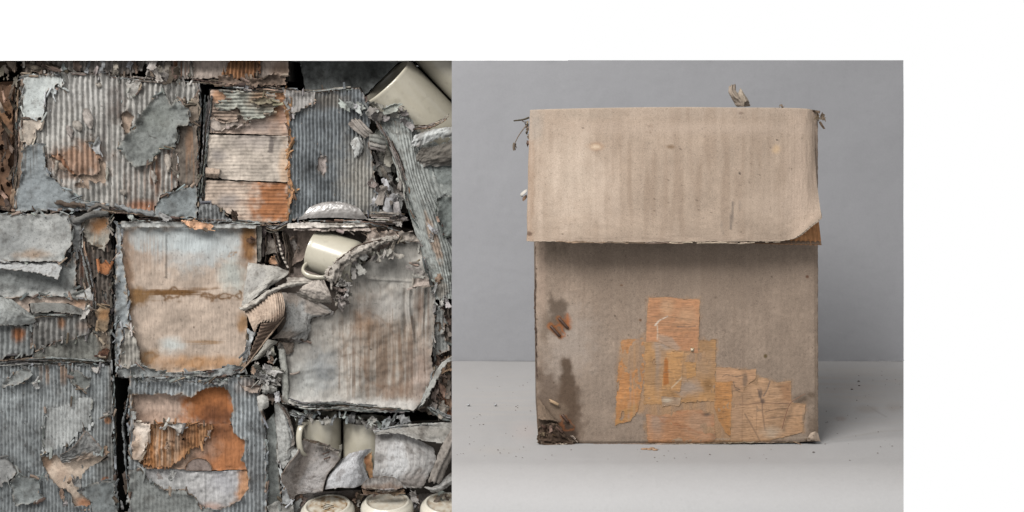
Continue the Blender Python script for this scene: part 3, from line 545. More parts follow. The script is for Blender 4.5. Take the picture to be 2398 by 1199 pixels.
# ================================================================== box 4: tan stained
z = Z(260, 490, 2.997)
o4 = z((45,85),(1025,108),(1040,360),(955,560),(950,1000),(945,1120),(780,1150),(50,1175),(38,600))
b4 = carton('tan water stained carton with a grey torn rim in the middle', (440, 880), o4)
def wave4(x, y): return 3.5 * np.sin((y - 690) / 26.) * np.exp(-((y - 690) / 60.) ** 2) + 4 * np.exp(-((x - 387) / 2.2) ** 2) * ((y > 530) & (y < 650)) + 3 * np.exp(-(((x - 395) / 40.) ** 2 + ((y - 800) / 25.) ** 2))
layer(b4, 'inner_liner', z((60,95),(1020,115),(1025,400),(960,600),(955,1000),(945,1115),(60,1165)), 1, (170, 151, 134), flute=('v', 9, .16), rag=(.5, 10), bump=4, bs=70, tfun=wave4, mat='streak', mott=.1, grime=.15, fine=.06,
  stains=[('p', z((75,120),(920,120),(900,330),(640,400),(450,390),(330,330),(140,260)), (158, 164, 164), .85, 18), ('e', z((560,250))[0] + (70, 50), (170, 180, 182), .6, .8), ('e', z((850,470))[0] + (28, 34), (170, 176, 170), .8, .7),
   ('e', z((430,950))[0] + (24, 16), (186, 190, 186), .9, .8), ('h', z((520,595))[0] + (150, 14), (104, 70, 26), 1, .5), ('r', z((320,585),(450,570),(560,590),(700,600),(900,600),(900,612),(700,625),(560,602),(430,635)), (96, 64, 24), .9, 3.2),
   ('e', z((170,610))[0] + (32, 20), (116, 82, 38), .95, .5), ('r', z((130,560),(190,580),(260,600),(240,625),(180,670),(130,720)), (116, 82, 36), .7, 2.5), ('e', z((970,240))[0] + (20, 44), (118, 78, 34), .95, .5), ('e', z((960,160))[0] + (16, 16), (110, 78, 40), .8, .5),
   ('e', z((930,800))[0] + (14, 24), (140, 98, 46), .8, .6), ('e', z((260,1040))[0] + (26, 16), (130, 96, 54), .7, .6), ('r', z((240,1010),(300,1000),(330,1040),(280,1080),(230,1060)), (126, 88, 44), .7, 3), ('e', z((620,1080))[0] + (100, 16), (170, 124, 76), .8, .8), ('r', z((560,1060),(610,1040),(650,1070),(620,1110),(570,1100)), (150, 104, 54), .6, 3.), ('h', z((640,930))[0] + (46, 8), (140, 104, 62), .8, .6),
   ('r', z((840,320),(860,300),(920,290),(1000,300),(1000,305),(920,297),(865,308)), (140, 100, 56), .7, 2), ('v', z((230,330))[0] + (50, 40), (150, 128, 110), .7, .7), ('e', z((110,500))[0] + (12, 90), (164, 124, 90), .7, .8), ('e', z((380,340))[0] + (100, 14), (160, 140, 124), .5, .8), ('e', z((580,828))[0] + (3, 3), (90, 74, 62), .9, .4)])
layer(b4, 'outer_liner', z((42,86),(70,120),(82,330),(105,480),(122,640),(132,828),(78,822),(95,900),(70,960),(60,1100),(42,1170),(36,600)), 8, (136, 142, 144), rag=(2, 9), bump=2, lift=4, edge=(160, 140, 118))
layer(b4, 'fluting', z((78,825),(140,842),(150,880),(185,905),(205,1010),(218,1082),(195,1112),(60,1110),(75,960),(95,900)), 8, (160, 155, 146), flute=('v', 9.5, 2.0), rag=(1.8, 9), bump=2, lift=4, mat='streak', edge=BRN)
layer(b4, 'outer_liner', z((45,1110),(220,1095),(330,1132),(480,1152),(700,1145),(800,1105),(820,1080),(930,1100),(945,1140),(780,1168),(55,1178)), 8, (124, 127, 126), rag=(2.4, 7), bump=3, lift=5, edge=(104, 96, 90))
layer(b4, 'outer_liner', z((70,83),(500,88),(1025,108),(1022,132),(700,133),(380,126),(75,124)), 9, (156, 157, 154), rag=(1, 9), bump=2, lift=3, edge=BRN)
layer(b4, 'torn_liner', z((490,78),(600,85),(700,100),(722,115),(695,150),(640,140),(600,142),(540,112)), 14, (182, 138, 104), rag=(2, 7), bump=3, lift=4)
layer(b4, 'rust_patch', z((955,200),(1000,205),(1015,235),(985,242),(960,225)), 6, (84, 60, 42), rag=(2, 5), bump=4, lift=4)
layer(b4, 'outer_liner', z((1026,110),(1060,120),(1052,370),(1030,366)), -3, (112, 108, 100), rag=(1, 8), bump=2)
lamina(b4, z((70,90),(400,75),(640,80),(1030,112)), 30, GCOLS + BCOLS, t=(2, 14), jit=5)
lamina(b4, z((40,90),(36,600),(42,1170)), 26, GCOLS, t=(-8, 8), jit=4)
lamina(b4, z((50,1172),(480,1165),(800,1150),(945,1130)), 34, GCOLS + [DBR], t=(2, 14), jit=6)
flakes(b4, z((42,600),(120,640),(125,820),(45,830)), 20, (4, 9), GCOLS, t=(10, 13))
scraps(b4, 'torn_strip', z((370,55),(150,60),(860,40)), (22, 34), [GL, DBR, BRN], t=(10, 22), ang=(.4, 1.2), res=2.3)

# ================================================================== box 6: lower left, ribbed
z = Z(0, 830, 3.248)
o6 = [(-70, 853)] + z((0,72),(760,66),(850,80),(866,300),(872,700),(895,1100),(900,1250)) + [(272, 1270), (-70, 1270)]
b6 = carton('big grey ribbed carton at the lower left with a torn hole showing pale card', (130, 1270), o6, t=0)
layer(b6, 'inner_liner', o6, 0, (110, 108, 104), rag=(1, 10), bump=2)
hole6 = z((320,775),(440,765),(470,800),(560,770),(640,760),(840,770),(800,800),(720,838),(650,880),(612,960),(592,1040),(690,1110),(692,1145),(570,1152),(520,1022),(450,1000),(380,940),(330,850))
layer(b6, 'inner_flap', z((300,740),(860,740),(740,830),(700,1180),(540,1180),(300,860)), 2, (196, 176, 156), rag=(.5, 10), bump=2.5, stains=[('e', z((350,810))[0] + (16, 22), (150, 116, 88), .8, .8), ('e', z((650,1130))[0] + (26, 12), (170, 112, 70), .85, .6), ('e', z((470,930))[0] + (14, 40), (168, 140, 118), .6, .8)])
layer(b6, 'fluting', [(-66, 856)] + z((0,78),(760,74),(846,90),(858,300),(864,700),(885,1100),(890,1250)) + [(270, 1266), (-66, 1266)], 6, (136, 141, 142), flute=('v', 8.5, 2.5), rag=(2, 9), ragv=2, bump=2.5, pit=.8, holes=[hole6], mat='streak', edge=(110, 96, 84), lift=3, mott=.2,
  stains=[('e', z((560,500))[0] + (62, 66), (158, 160, 158), .6, .8), ('v', z((430,130))[0] + (36, 30), (150, 116, 88), .7, .6), ('e', z((800,900))[0] + (24, 80), (110, 110, 106), .7, .8), ('e', z((840,420))[0] + (10, 120), (104, 102, 98), .7, .8), ('e', z((820,500))[0] + (8, 7), (180, 124, 80), .9, .5), ('e', z((800,960))[0] + (8, 8), (170, 104, 56), .9, .5), ('e', z((110,900))[0] + (10, 14), (166, 116, 74), .8, .6), ('e', z((80,600))[0] + (40, 30), (122, 124, 124), .5, .8)])
for pl_, c_ in ((((25,220),(60,180),(100,150),(190,100),(265,140),(230,180),(150,220),(30,245)), (138, 141, 139)), (((515,150),(580,120),(700,175),(690,230),(665,275),(600,260),(550,210)), (104, 107, 104)),
                (((90,960),(150,910),(230,940),(320,935),(300,1050),(355,1090),(260,1130),(120,1145)), (124, 129, 128)), (((-100,790),(60,780),(125,860),(130,900),(60,970),(-100,990)), (146, 146, 144)),
                (((610,1040),(680,985),(800,960),(872,960),(892,1199),(892,1300),(720,1250),(690,1120)), (114, 119, 119)), (((700,100),(760,95),(755,130),(710,130)), (160, 158, 156)), (((255,210),(290,205),(300,255),(270,270)), (168, 168, 166)), (((785,440),(830,430),(825,460),(790,470)), (160, 154, 148))):
    layer(b6, 'outer_liner', z(*pl_), 11, c_, rag=(2.6, 8), bump=2.2, lift=4.5, lw=7, edge=(156, 148, 138), stains=[('e', z(pl_[2])[0] + (20, 20), tuple(v - 14 for v in c_), .5, .8)])
layer(b6, 'outer_liner', z((350,410),(480,390),(600,330),(705,330),(690,480),(700,560),(640,560),(520,690),(400,740),(320,760),(330,560)), 7.5, (158, 160, 158), flute=('v', 8.5, 1.3), rag=(4, 9), ragv=4, bump=1.5, lift=1, pit=.6)
q_ = z((450,765),(560,690),(650,560)); r_ = z((470,830),(640,800),(830,770))
patch(b6, 'torn_flap', [[q_[0] + (12,), q_[1] + (22,), q_[2] + (12,)], [z((450,800))[0] + (10,), z((610,760))[0] + (14,), z((740,660))[0] + (10,)], [r_[0] + (8,), r_[1] + (11,), r_[2] + (10,)]], (122, 122, 120), flute=('v', 9, .8), rag=(2, 3, 1, 3), rs=8, res=2.3, noise=3, nscale=14, edge=(150, 110, 80), stains=[(.8, .5, .3, .3, (150, 128, 108), .7)])
scraps(b6, 'curled_liner', z((470,1070),(500,1130),(360,940),(490,950),(530,960),(560,955),(590,965),(805,720),(780,740)), (16, 34), [(140, 136, 132), GM, TAN2], t=(8, 18), ang=(1.2, 2.0), res=2.2)
flakes(b6, z((0,90),(840,90),(870,700),(600,740),(300,740),(330,1000),(0,1199)), 260, (3, 8), [GL, GM, GD, (110, 108, 104)], t=(9, 12))
lamina(b6, [(-60, 854)] + z((0,74),(400,70),(760,68),(850,82)), 36, GCOLS, t=(0, 12), jit=4, ln=(40, 120))
lamina(b6, z((855,90),(866,400),(872,760),(890,1199)), 26, [GD, GM, BRN], t=(-8, 6), jit=4)

# ================================================================== box 7: orange window
z = Z(260, 850, 3.436)
o7 = z((150,105),(1140,112),(1190,200),(1240,500),(1255,900),(1250,1250)) + [(620, 1270), (303, 1270)] + z((150,1250),(145,800),(150,400))
b7 = carton('grey ribbed carton with an orange and tan window torn in its front', (460, 1270), o7)
win = z((175,255),(250,250),(330,255),(440,240),(520,262),(575,235),(640,285),(700,230),(770,200),(830,190),(910,195),(945,230),(965,290),(985,380),(958,450),(980,560),(1080,620),(1075,700),(1045,770),(1090,830),(1112,920),(1105,1010),(1030,1110),(900,1165),(830,1178),(710,1150),(690,1080),(600,1020),(440,1020),(330,960),(272,900),(270,840),(210,775),(170,770),(190,480),(172,400))
layer(b7, 'fluting', o7, 7, (134, 139, 141), flute=('v', 9.6, 2.5), rag=(1.6, 9), bump=2.5, pit=.7, holes=[win], mat='streak', edge=(150, 118, 84), lift=3, mott=.18, thick=5,
  stains=[('e', z((330,1060))[0] + (60, 40), (130, 133, 131), .6, .7), ('e', z((1160,900))[0] + (22, 60), (112, 114, 115), .7, .8), ('e', z((1120,190))[0] + (30, 16), (146, 128, 116), .7, .7)])
layer(b7, 'outer_liner', z((150,860),(240,850),(275,900),(330,965),(440,1025),(600,1025),(690,1085),(712,1160),(830,1185),(830,1260),(152,1260)), 10, (128, 131, 128), flute=('v', 9.6, .7), rag=(2, 9), bump=2.5, lift=4, edge=(110, 104, 98))
layer(b7, 'inner_flap', z((165,230),(990,180),(995,470),(960,490),(180,470)), -4, (180, 154, 136), flute=('v', 9.6, .3), rag=(.4, 10), bump=2, mat='streak', stains=[('p', z((590,150),(1010,150),(1010,500),(600,500)), (168, 100, 44), 1, 20), ('e', z((850,430))[0] + (44, 26), (92, 52, 26), .9, .9), ('v', z((620,380))[0] + (16, 30), (170, 116, 72), .7, .7), ('e', z((300,440))[0] + (50, 14), (158, 126, 104), .6, .8)])
midp = z((182,472),(420,478),(960,490),(1100,600),(1100,855),(820,862),(600,850),(270,848),(160,790))
layer(b7, 'inner_flap', midp, 0, (182, 152, 130), flute=('v', 9.6, .22), rag=(.4, 10), bump=2, mat='streak', stains=[('p', z((740,440),(1120,440),(1120,900),(640,900),(700,700)), (168, 102, 48), .95, 22), ('e', z((890,540))[0] + (30, 22), (104, 62, 34), .8, .8), ('e', z((740,690))[0] + (36, 26), (150, 120, 100), .8, .8), ('e', z((300,790))[0] + (30, 16), (176, 118, 56), .8, .7), ('v', z((980,720))[0] + (40, 40), (130, 78, 36), .6, .7)])
layer(b7, 'fluting', z((330,488),(460,482),(800,492),(825,510),(780,585),(720,670),(640,690),(590,760),(480,822),(440,845),(380,835),(270,822),(262,760),(300,640)), 5, (158, 112, 70), flute=('v', 7.2, 2.0), rag=(3, 9), ragv=5, bump=2, mat='streak', edge=(110, 74, 44), lift=4, erode=.8, stains=[('v', z((700,580))[0] + (44, 36), (140, 88, 40), .85, .8), ('e', z((540,580))[0] + (26, 30), (104, 74, 52), .8, .7), ('e', z((330,720))[0] + (22, 36), (172, 110, 46), .8, .7), ('v', z((430,650))[0] + (30, 50), (200, 176, 152), .7, .8)])
layer(b7, 'torn_liner', z((190,472),(330,487),(318,560),(290,640),(268,715),(245,770),(168,768),(178,600)), 9, (198, 184, 170), rag=(2, 8), bump=2, lift=4, edge=TAN2, stains=[('e', z((190,690))[0] + (16, 28), (176, 144, 116), .7, .8)])
layer(b7, 'torn_liner', z((395,530),(450,490),(600,484),(570,540),(545,580),(520,520),(440,505)), 11, (176, 172, 166), rag=(2, 6), bump=3, lift=5, edge=BRN)
arc = [z((705 + 105 * math.cos(a), 868 - 98 * math.sin(a)))[0] for a in np.linspace(0, math.pi, 14)]
layer(b7, 'hand_hole', arc, 3, (136, 120, 112), rag=(.2, 8), bump=1, lift=0, thick=4, edge=(76, 58, 46))
patch(b7, 'hole_edge', [[(x, y, 2) for x, y in arc], [((x - 465) * 1.045 + 465, (y - 1102) * 1.06 + 1102, 6) for x, y in arc]], (150, 112, 84), rag=(.2, .2, .2, .2), res=1.8, thick=1.5, noise=.4)
layer(b7, 'inner_flap', z((255,848),(600,852),(602,868),(810,868),(1060,862),(1120,840),(1130,1010),(1040,1130),(830,1200),(640,1200),(255,1000)), -3, (180, 178, 177), flute=('v', 9.6, .22), rag=(.4, 10), bump=3, mat='streak', tfun=lambda x, y: 3 * np.exp(-((x - 479) / 1.6) ** 2), stains=[('p', z((1060,830),(1140,830),(1140,1060),(1000,1130)), (180, 124, 74), .9, 9), ('e', z((900,950))[0] + (28, 26), (148, 148, 154), .6, .8), ('e', z((780,1160))[0] + (36, 10), (180, 140, 120), .7, .8), ('e', z((470,970))[0] + (40, 12), (206, 206, 204), .7, .8)])
layer(b7, 'torn_liner', z((240,150),(300,122),(460,135),(640,145),(800,138),(970,140),(940,160),(880,178),(780,152),(650,158),(560,132),(400,150)), 13, (124, 127, 126), rag=(2, 7), bump=3, lift=5, edge=(84, 78, 74))
layer(b7, 'torn_liner', z((155,380),(205,390),(208,450),(175,450)), 12, (150, 152, 150), rag=(1.6, 6), bump=2, lift=4, edge=BRN)
layer(b7, 'torn_liner', z((1050,180),(1120,195),(1200,190),(1190,230),(1120,235),(1070,210)), 11, (150, 134, 122), rag=(2, 7), bump=2, lift=4)
scraps(b7, 'curled_liner', z((490,910),(385,905),(1085,610),(575,250),(450,660)), (14, 30), [(140, 132, 124), TAN2, GL], t=(8, 16), ang=(1., 2.2), res=2.2)
flakes(b7, z((960,200),(1180,210),(1230,600),(1230,1100),(1120,1100),(1080,620),(980,500)), 90, (3, 8), [GL, GM, GD], t=(10, 13))
flakes(b7, z((160,150),(800,160),(560,230),(180,245)), 50, (3, 8), [GL, GM, GD, BRN], t=(10, 13))
lamina(b7, z((150,108),(600,105),(1140,115)), 26, GCOLS, t=(0, 12), jit=4)
lamina(b7, z((1185,200),(1240,500),(1252,1199)), 34, [GM, GD, (84, 82, 80)], t=(-10, 6), jit=5, ln=(60, 170))
for nt, c_ in (([(150,120,-4),(120,330,8),(85,480,10),(95,640,12),(105,800,8),(140,1120,-2)], (112, 116, 117)),):
    L_ = [z((a, b_))[0] + (t_,) for a, b_, t_ in nt]; R_ = [(x + rnd.uniform(6, 12), y, t_ - 14) for x, y, t_ in L_]
    patch(b7, 'peeled_liner', [[l, ((l[0] + r[0]) / 2, l[1], l[2] + 4), r] for l, r in zip(L_, R_)], c_, rag=(4, 3, 5, 1), rs=12, res=2.4, noise=2, edge=(90, 84, 80))
scraps(b7, 'torn_strip', [(292, 1118), (296, 1140), (300, 1170), (286, 1185), (296, 960), (290, 985)], (22, 50), [GM, GL, BRN], t=(0, 12), ang=(1.3, 1.9), aspect=(.25, .5), res=2.4)
# ================================================================== mugs
MUGC = (176, 170, 154)
def lathe(prof, c, axis, name, par, mat='glaze', seg=72, col=MUGC, stains=None):
    """profile (radius, height) metres about axis through c"""
    a = Vector(axis).normalized(); u = a.orthogonal().normalized(); v = a.cross(u); n = len(prof); V = []; C = []
    pr = np.array(prof, float)
    for i in range(n):
        for j in range(seg):
            th = 2 * math.pi * j / seg; p = Vector(c) + a * pr[i, 1] + (u * math.cos(th) + v * math.sin(th)) * pr[i, 0]; V.append(tuple(p))
    q = [(i * seg + j, i * seg + (j + 1) % seg, (i + 1) * seg + (j + 1) % seg, (i + 1) * seg + j) for i in range(n - 1) for j in range(seg)]
    V = np.array(V); x = V[:, 0] / S; y = V[:, 2] / S
    C = np.broadcast_to(lin(col) * GAIN['L'] * 1.0, V.shape) * (1 + .05 * fbm(x / 30, y / 30, 3, ns()))[:, None]
    if stains:
        hh = np.repeat(pr[:, 1], seg); rr = np.repeat(pr[:, 0], seg)
        for (h0, h1, r0, r1, c_, al) in stains:
            m = ((hh >= h0) & (hh <= h1) & (rr >= r0) & (rr <= r1)) * np.clip(.45 + 1.0 * fbm(x / 14, y / 6, 3, ns()), 0, 1) * al
            C = C * (1 - m[:, None]) + lin(c_) * GAIN['L'] * m[:, None]
    return mesh_obj(name, V, q, C, mat, par)
def mug(label, px, py, t, axis, R, H, hang=None, group='cream mugs spilling from the cartons', dirt=.0, hoff=0., col=MUGC):
    """axis points from the foot to the rim; (px,py,t) is the middle of the mug; R,H in photo pixels"""
    T = T0 + KS * t; u = KS * S; R *= u; H *= u; c = Vector(W(np.array(float(px)), np.array(float(py)), T)); a = Vector(axis).normalized()
    m = thing('mug', label, 'mug', c - a * (H / 2), group); w_ = R * .085; b = c - a * (H / 2)
    prof = [(.0005, .055 * H), (.5 * R, .055 * H), (.66 * R, .05 * H), (.74 * R, .022 * H), (.765 * R, .004 * H), (.80 * R, 0), (.835 * R, .006 * H), (.88 * R, .045 * H), (.95 * R, .085 * H), (.985 * R, .13 * H), (R, .2 * H), (R, .5 * H), (R, .8 * H), (R, .95 * H),
            (R * 1.008, .975 * H), (R, .993 * H), (R - w_ * .4, H), (R - w_ * .85, .993 * H), (R - w_ * 1.05, .96 * H), (R - w_ * 1.1, .5 * H), (R - w_ * 1.2, .16 * H), (R * .8, .10 * H), (R * .5, .09 * H), (.0005, .09 * H)]
    fine = [prof[0]]
    for p, q in zip(prof[:-1], prof[1:]):
        k = 5 if abs(p[0] - q[0]) > .2 * R else (4 if abs(p[1] - q[1]) > .15 * H else 2)
        fine += [(p[0] + (q[0] - p[0]) * i / k, p[1] + (q[1] - p[1]) * i / k) for i in range(1, k + 1)]
    lathe(fine, b, a, 'mug_body', m, col=col, stains=[(0, .06 * H, 0, .74 * R, (150, 120, 84), dirt), (0, .04 * H, .6 * R, .74 * R, (120, 92, 62), dirt)] if dirt else None)
    if hang is not None:
        d = Vector(hang); d = (d - a * d.dot(a)).normalized(); sdir = a.cross(d); pts = []
        ctl = np.array([(R * .93, .80 * H), (R * 1.16, .82 * H), (R * 1.46, .76 * H), (R * 1.58, .58 * H), (R * 1.46, .36 * H), (R * 1.2, .24 * H), (R * .93, .22 * H)])
        ctl[:, 1] += hoff * H; cc = crom(ctl, 26, 0); V = []; q = []; sg = 12; tg = np.gradient(cc, axis=0)
        for i in range(len(cc)):
            tv = d * tg[i, 0] + a * tg[i, 1]; tv.normalize(); nn = tv.cross(sdir).normalized(); p = b + d * cc[i, 0] + a * cc[i, 1]
            for j in range(sg):
                th = 2 * math.pi * j / sg; V.append(tuple(p + sdir * math.cos(th) * R * .145 + nn * math.sin(th) * R * .085))
        for i in range(len(cc) - 1):
            for j in range(sg): q.append((i * sg + j, i * sg + (j + 1) % sg, (i + 1) * sg + (j + 1) % sg, (i + 1) * sg + j))
        V = np.array(V); C = np.broadcast_to(lin(MUGC) * GAIN['L'], V.shape); mesh_obj('handle', V, q, C, 'glaze', m)
    return m
# ================================================================== column at the right: collapsed carton under the two big mugs
y3 = Z(660, 130, 2.925); y7 = Z(640, 540, 2.664); y5 = Z(860, 480, 4.61)
orr = y3((590,330),(900,480),(1300,460),(1300,1199)) + [(1110, 705), (1025, 705), (1000, 620), (960, 500), (900, 490), (890, 420), (880, 300)]
br = carton('collapsed grey carton at the right sagging in ribbed sheets under the two big mugs', (1010, 705), orr, t=-30, col=(84, 80, 74))
GR = (146, 150, 146)
patch(br, 'collapsed_panel', [[(884, 268, 8), (914, 262, 22), (950, 268, 22), (985, 285, 6), (1062, 300, -4)], [(905, 330, 10), (928, 325, 24), (960, 330, 22), (990, 345, 6), (1075, 350, -2)], [(934, 420, 8), (952, 415, 22), (976, 415, 20), (1010, 425, 8), (1080, 440, 2)], [(958, 500, 8), (978, 495, 18), (1006, 500, 20), (1040, 510, 8), (1090, 520, 2)], [(984, 590, 8), (1004, 585, 20), (1034, 590, 22), (1064, 600, 8), (1100, 600, 2)], [(1004, 650, 8), (1024, 650, 22), (1048, 655, 22), (1072, 655, 8), (1104, 655, 2)], [(1014, 700, 6), (1030, 706, 20), (1052, 704, 22), (1074, 700, 8), (1106, 700, 2)]],
      GR, flute=('v', 17, 1.3), rag=(4, 7, 3, 1), rs=9, res=2.6, noise=2, mat='streak', edge=(150, 136, 120), stains=[(.62, .42, .12, .1, (160, 132, 108), .7), (.9, .3, .08, .2, (120, 104, 88), .5), (.25, .5, .2, .2, (166, 170, 166), .5)])
layer(br, 'outer_liner', y3((930,700),(1300,700),(1300,1199)) + [(1080, 660), (1062, 620), (1040, 520), (1005, 440), (985, 400)], 5, (118, 124, 121), rag=(2, 10), bump=3, lift=2, stains=[('l', y3((982,770),(1008,890)), (62, 64, 64), .85, 2.2), ('l', y3((1032,760),(1056,895)), (62, 64, 64), .85, 2.2), ('e', y3((1080,930))[0] + (40, 12), (148, 152, 148), .7, .9), ('l', y3((950,780),(1000,1000)), (80, 82, 82), .7, 1.6), ('l', y3((1064,930),(1074,960)), (70, 72, 72), .8, 2.0), ('l', y3((1110,930),(1118,960)), (70, 72, 72), .8, 2.0)])
patch(br, 'torn_flap', [[(968, 388, 8), (1000, 392, 12), (1085, 388, 10)], [(974, 362, 22), (1010, 370, 26), (1085, 362, 24)], [(985, 345, 26), (1020, 340, 30), (1085, 318, 30)]], (112, 106, 98), rag=(5, 2, 4, 1), rs=8, res=2.4, noise=2.5, edge=(150, 146, 138), stains=[(.1, .5, .12, .6, (150, 146, 140), .7)])
patch(br, 'torn_flap', [[(958, 346, 34), (985, 346, 36), (1030, 330, 36), (1085, 318, 36)], [(962, 334, 40), (990, 324, 42), (1030, 312, 42), (1085, 304, 42)], [(966, 318, 36), (994, 306, 38), (1030, 298, 38), (1085, 294, 38)]], (172, 174, 172), rag=(7, 2, 6, 1), rs=9, res=2.3, noise=3, nscale=10, edge=(120, 104, 92))
layer(br, 'outer_liner', y3((1062,980),(1110,960),(1300,950),(1300,1260),(1110,1230),(1070,1120)), 9, (104, 110, 107), rag=(3, 9), bump=3, lift=5, edge=(150, 148, 142))
# ribs and crumples along the torn left edge of the column
patch(br, 'torn_flap', [[(903, 320, 20), (912, 324, 26), (920, 334, 22)], [(920, 360, 18), (926, 372, 26), (934, 380, 20)], [(934, 400, 14), (940, 416, 22), (948, 420, 16)], [(930, 440, 8), (938, 450, 16), (946, 444, 10)]], (132, 126, 120), rag=(4, 5, 3, 2), rs=6, res=2.2, flute=('v', 3, 1.6), noise=2, edge=BRN)
patch(br, 'collapsed_panel', [[(904, 272, 16), (926, 282, 26), (950, 292, 18)], [(912, 310, 12), (932, 316, 24), (954, 330, 16)], [(924, 356, 8), (942, 362, 20), (962, 372, 12)], [(944, 420, 6), (958, 424, 16), (972, 428, 10)]], (152, 152, 146), rag=(5, 3, 3, 3), rs=8, res=2.3, flute=('v', 5, 1.8), noise=2, edge=(140, 118, 100))
scraps(br, 'curled_liner', y3((650,340),(700,325),(750,360),(800,350),(680,420),(760,410),(640,400),(820,400),(860,470),(850,520)), (26, 52), [(152, 150, 146), (136, 134, 130), (120, 114, 108)], t=(18, 40), ang=(-.4, .8), res=2.3, curl=.9)
scraps(br, 'curled_liner', y3((430,340),(500,360),(510,345),(620,395),(540,350)), (30, 46), [(166, 168, 165), (150, 150, 148)], t=(16, 26), ang=(.1, .6), res=2.3, aspect=(.5, .7))
patch(br, 'ribbed_scrap', [[(812, 290, 16), (826, 277, 22), (842, 276, 18)], [(828, 306, 20), (846, 300, 30), (868, 306, 24)], [(856, 326, 18), (866, 318, 26), (884, 316, 20)]], (150, 142, 134), flute=('v', 4, 2.6), rag=(4, 3, 3, 3), rs=6, res=2, noise=1, edge=BRN)
patch(br, 'torn_strip', [[(816, 336, 16), (832, 318, 20), (850, 324, 18)], [(824, 348, 18), (838, 342, 24), (852, 344, 20)], [(828, 372, 14), (836, 370, 18), (846, 362, 16)]], (164, 165, 162), rag=(4, 6, 5, 3), rs=6, res=2, noise=2, mat='streak')
for k_, (a0, t0_) in enumerate(((0, 30), (9, 26), (17, 20))):
    patch(br, 'ribbed_scrap', [[(862, 312 + a0, t0_), (884, 314 + a0, t0_ + 6), (905, 324 + a0, t0_)], [(862, 322 + a0, t0_ + 4), (884, 325 + a0, t0_ + 9), (906, 332 + a0, t0_ + 2)], [(864, 334 + a0, t0_ - 2), (884, 338 + a0, t0_ + 3), (902, 344 + a0, t0_ - 4)]], vary((146, 142, 136)), flute=('u', 2, 1.6), rag=(2, 3, 3, 3), rs=6, res=2, noise=1.2, edge=BRN)
scraps(br, 'curled_liner', y3((620,880),(650,920),(680,960),(720,900),(735,970),(690,1000),(745,1010),(640,990),(780,1040),(800,1090),(800,1010)), (26, 58), [(140, 134, 128), (118, 110, 102), GM, (160, 160, 158)], t=(6, 26), ang=(.9, 2.0), res=2.3)
scraps(br, 'curled_liner', y3((650,720),(690,700),(720,760),(700,800),(660,780)), (40, 64), [(118, 112, 106), (130, 124, 118)], t=(-6, 4), ang=(.8, 1.5), res=2.5)
lamina(br, y3((560,290),(640,430),(720,560),(790,700),(850,880),(860,1000),(900,1100),(960,1199)), 50, GCOLS + BCOLS, t=(8, 26), jit=7)
lamina(br, y5((600,550),(640,700),(700,860),(720,960)), 18, GCOLS + [TAN2], t=(10, 26), jit=4)
lamina(br, y3((880,490),(1000,490),(1090,450),(1163,390)), 24, [BRN, TAN2, (150, 140, 130), DBR], t=(20, 40), jit=5, ln=(14, 50))
scraps(br, 'curled_liner', y5((700,260),(690,350),(760,150),(740,300),(690,380),(770,800),(720,830),(730,900),(740,1060),(800,1060),(860,1050)), (16, 36), [(160, 158, 154), GL, (150, 126, 104)], t=(18, 34), ang=(.2, 2.2), res=2.2)
flakes(br, [(930, 440), (1010, 440), (1060, 600), (1070, 690), (1020, 680)], 40, (3, 8), GCOLS + [TAN2], t=(20, 26))
u3 = .0
mug('large cream mug tilted on its side at the top right, rim to the upper left', 981, 266, -52, (-.67, -.22, .71), 74, 222, hang=(.2, .9, -.1))
mug('second cream mug lying behind the large tilted one at the top right corner', 1085, 164, -68, (-.67, -.2, .71), 71, 222)

# ================================================================== box 5: the burst carton with the mug in it
z = Z(640, 540, 2.664); y6 = Z(540, 500, 3.157)
o5 = [(640, 560), (690, 522), (900, 520), (985, 545)] + z((1000,400),(1005,650),(995,900),(960,1060),(880,1118),(590,1108),(400,1090),(180,1100),(70,1065),(30,740))
b5 = carton('big burst carton with a mug showing between its crumpled torn flaps', (830, 970), o5, t=-76, depth=200, inset=4, col=(78, 70, 64))
b5['label'] = 'big burst carton with a mug showing between its crumpled torn flaps'
layer(b5, 'inner_flap', y6((380,105),(500,95),(830,90),(1260,100),(1200,330),(940,330),(760,500),(600,480),(440,475),(400,300)), -60, (150, 134, 124), rag=(3, 12), bump=4, holes=[], edge=(176, 152, 132), mat='streak', stains=[('e', y6((560,220))[0] + (26, 36), (124, 106, 96), .8, .7)])
layer(b5, 'inner_flap', y6((690,105),(830,92),(834,180),(700,160)), -52, (164, 150, 140), rag=(1, 10), bump=2, edge=(150, 112, 84))
layer(b5, 'inner_flap', y6((640,150),(700,100),(680,100),(500,105),(490,260),(470,300),(440,400),(560,320),(600,230)), -50, (140, 122, 110), rag=(2, 9), bump=3, lift=5, edge=(180, 158, 140))
layer(b5, 'torn_liner', y6((460,170),(480,200),(490,280),(470,270),(445,210)), -44, (170, 160, 152), rag=(3, 6), bump=3, lift=4)
for (xa, xb, yt, yb, c_, tt) in ((205, 235, 100, 360, (104, 98, 90), -10), (255, 285, 130, 370, (84, 76, 68), -26), (380, 420, 130, 440, (150, 138, 126), -24), (400, 445, 150, 450, (120, 106, 94), -34)):
    p_ = y6((xa,yt),(xb,yt + 10),(xb + 40,yb),(xa + 30,yb)) if xa > 300 else y6((xa,yt),(xb,yt + 10),(xb,yb),(xa,yb))
    patch(b5, 'inner_flap', [[p_[0] + (tt,), p_[1] + (tt - 40,)], [((p_[0][0] + p_[3][0]) / 2 + 3, (p_[0][1] + p_[3][1]) / 2, tt + 6), ((p_[1][0] + p_[2][0]) / 2 + 4, (p_[1][1] + p_[2][1]) / 2, tt - 36)], [p_[3] + (tt,), p_[2] + (tt - 40,)]], c_, rag=(3, 3, 2, 2), rs=7, res=2.4, noise=2, edge=TAN2)
wx, wy = y6((340, 130))[0]
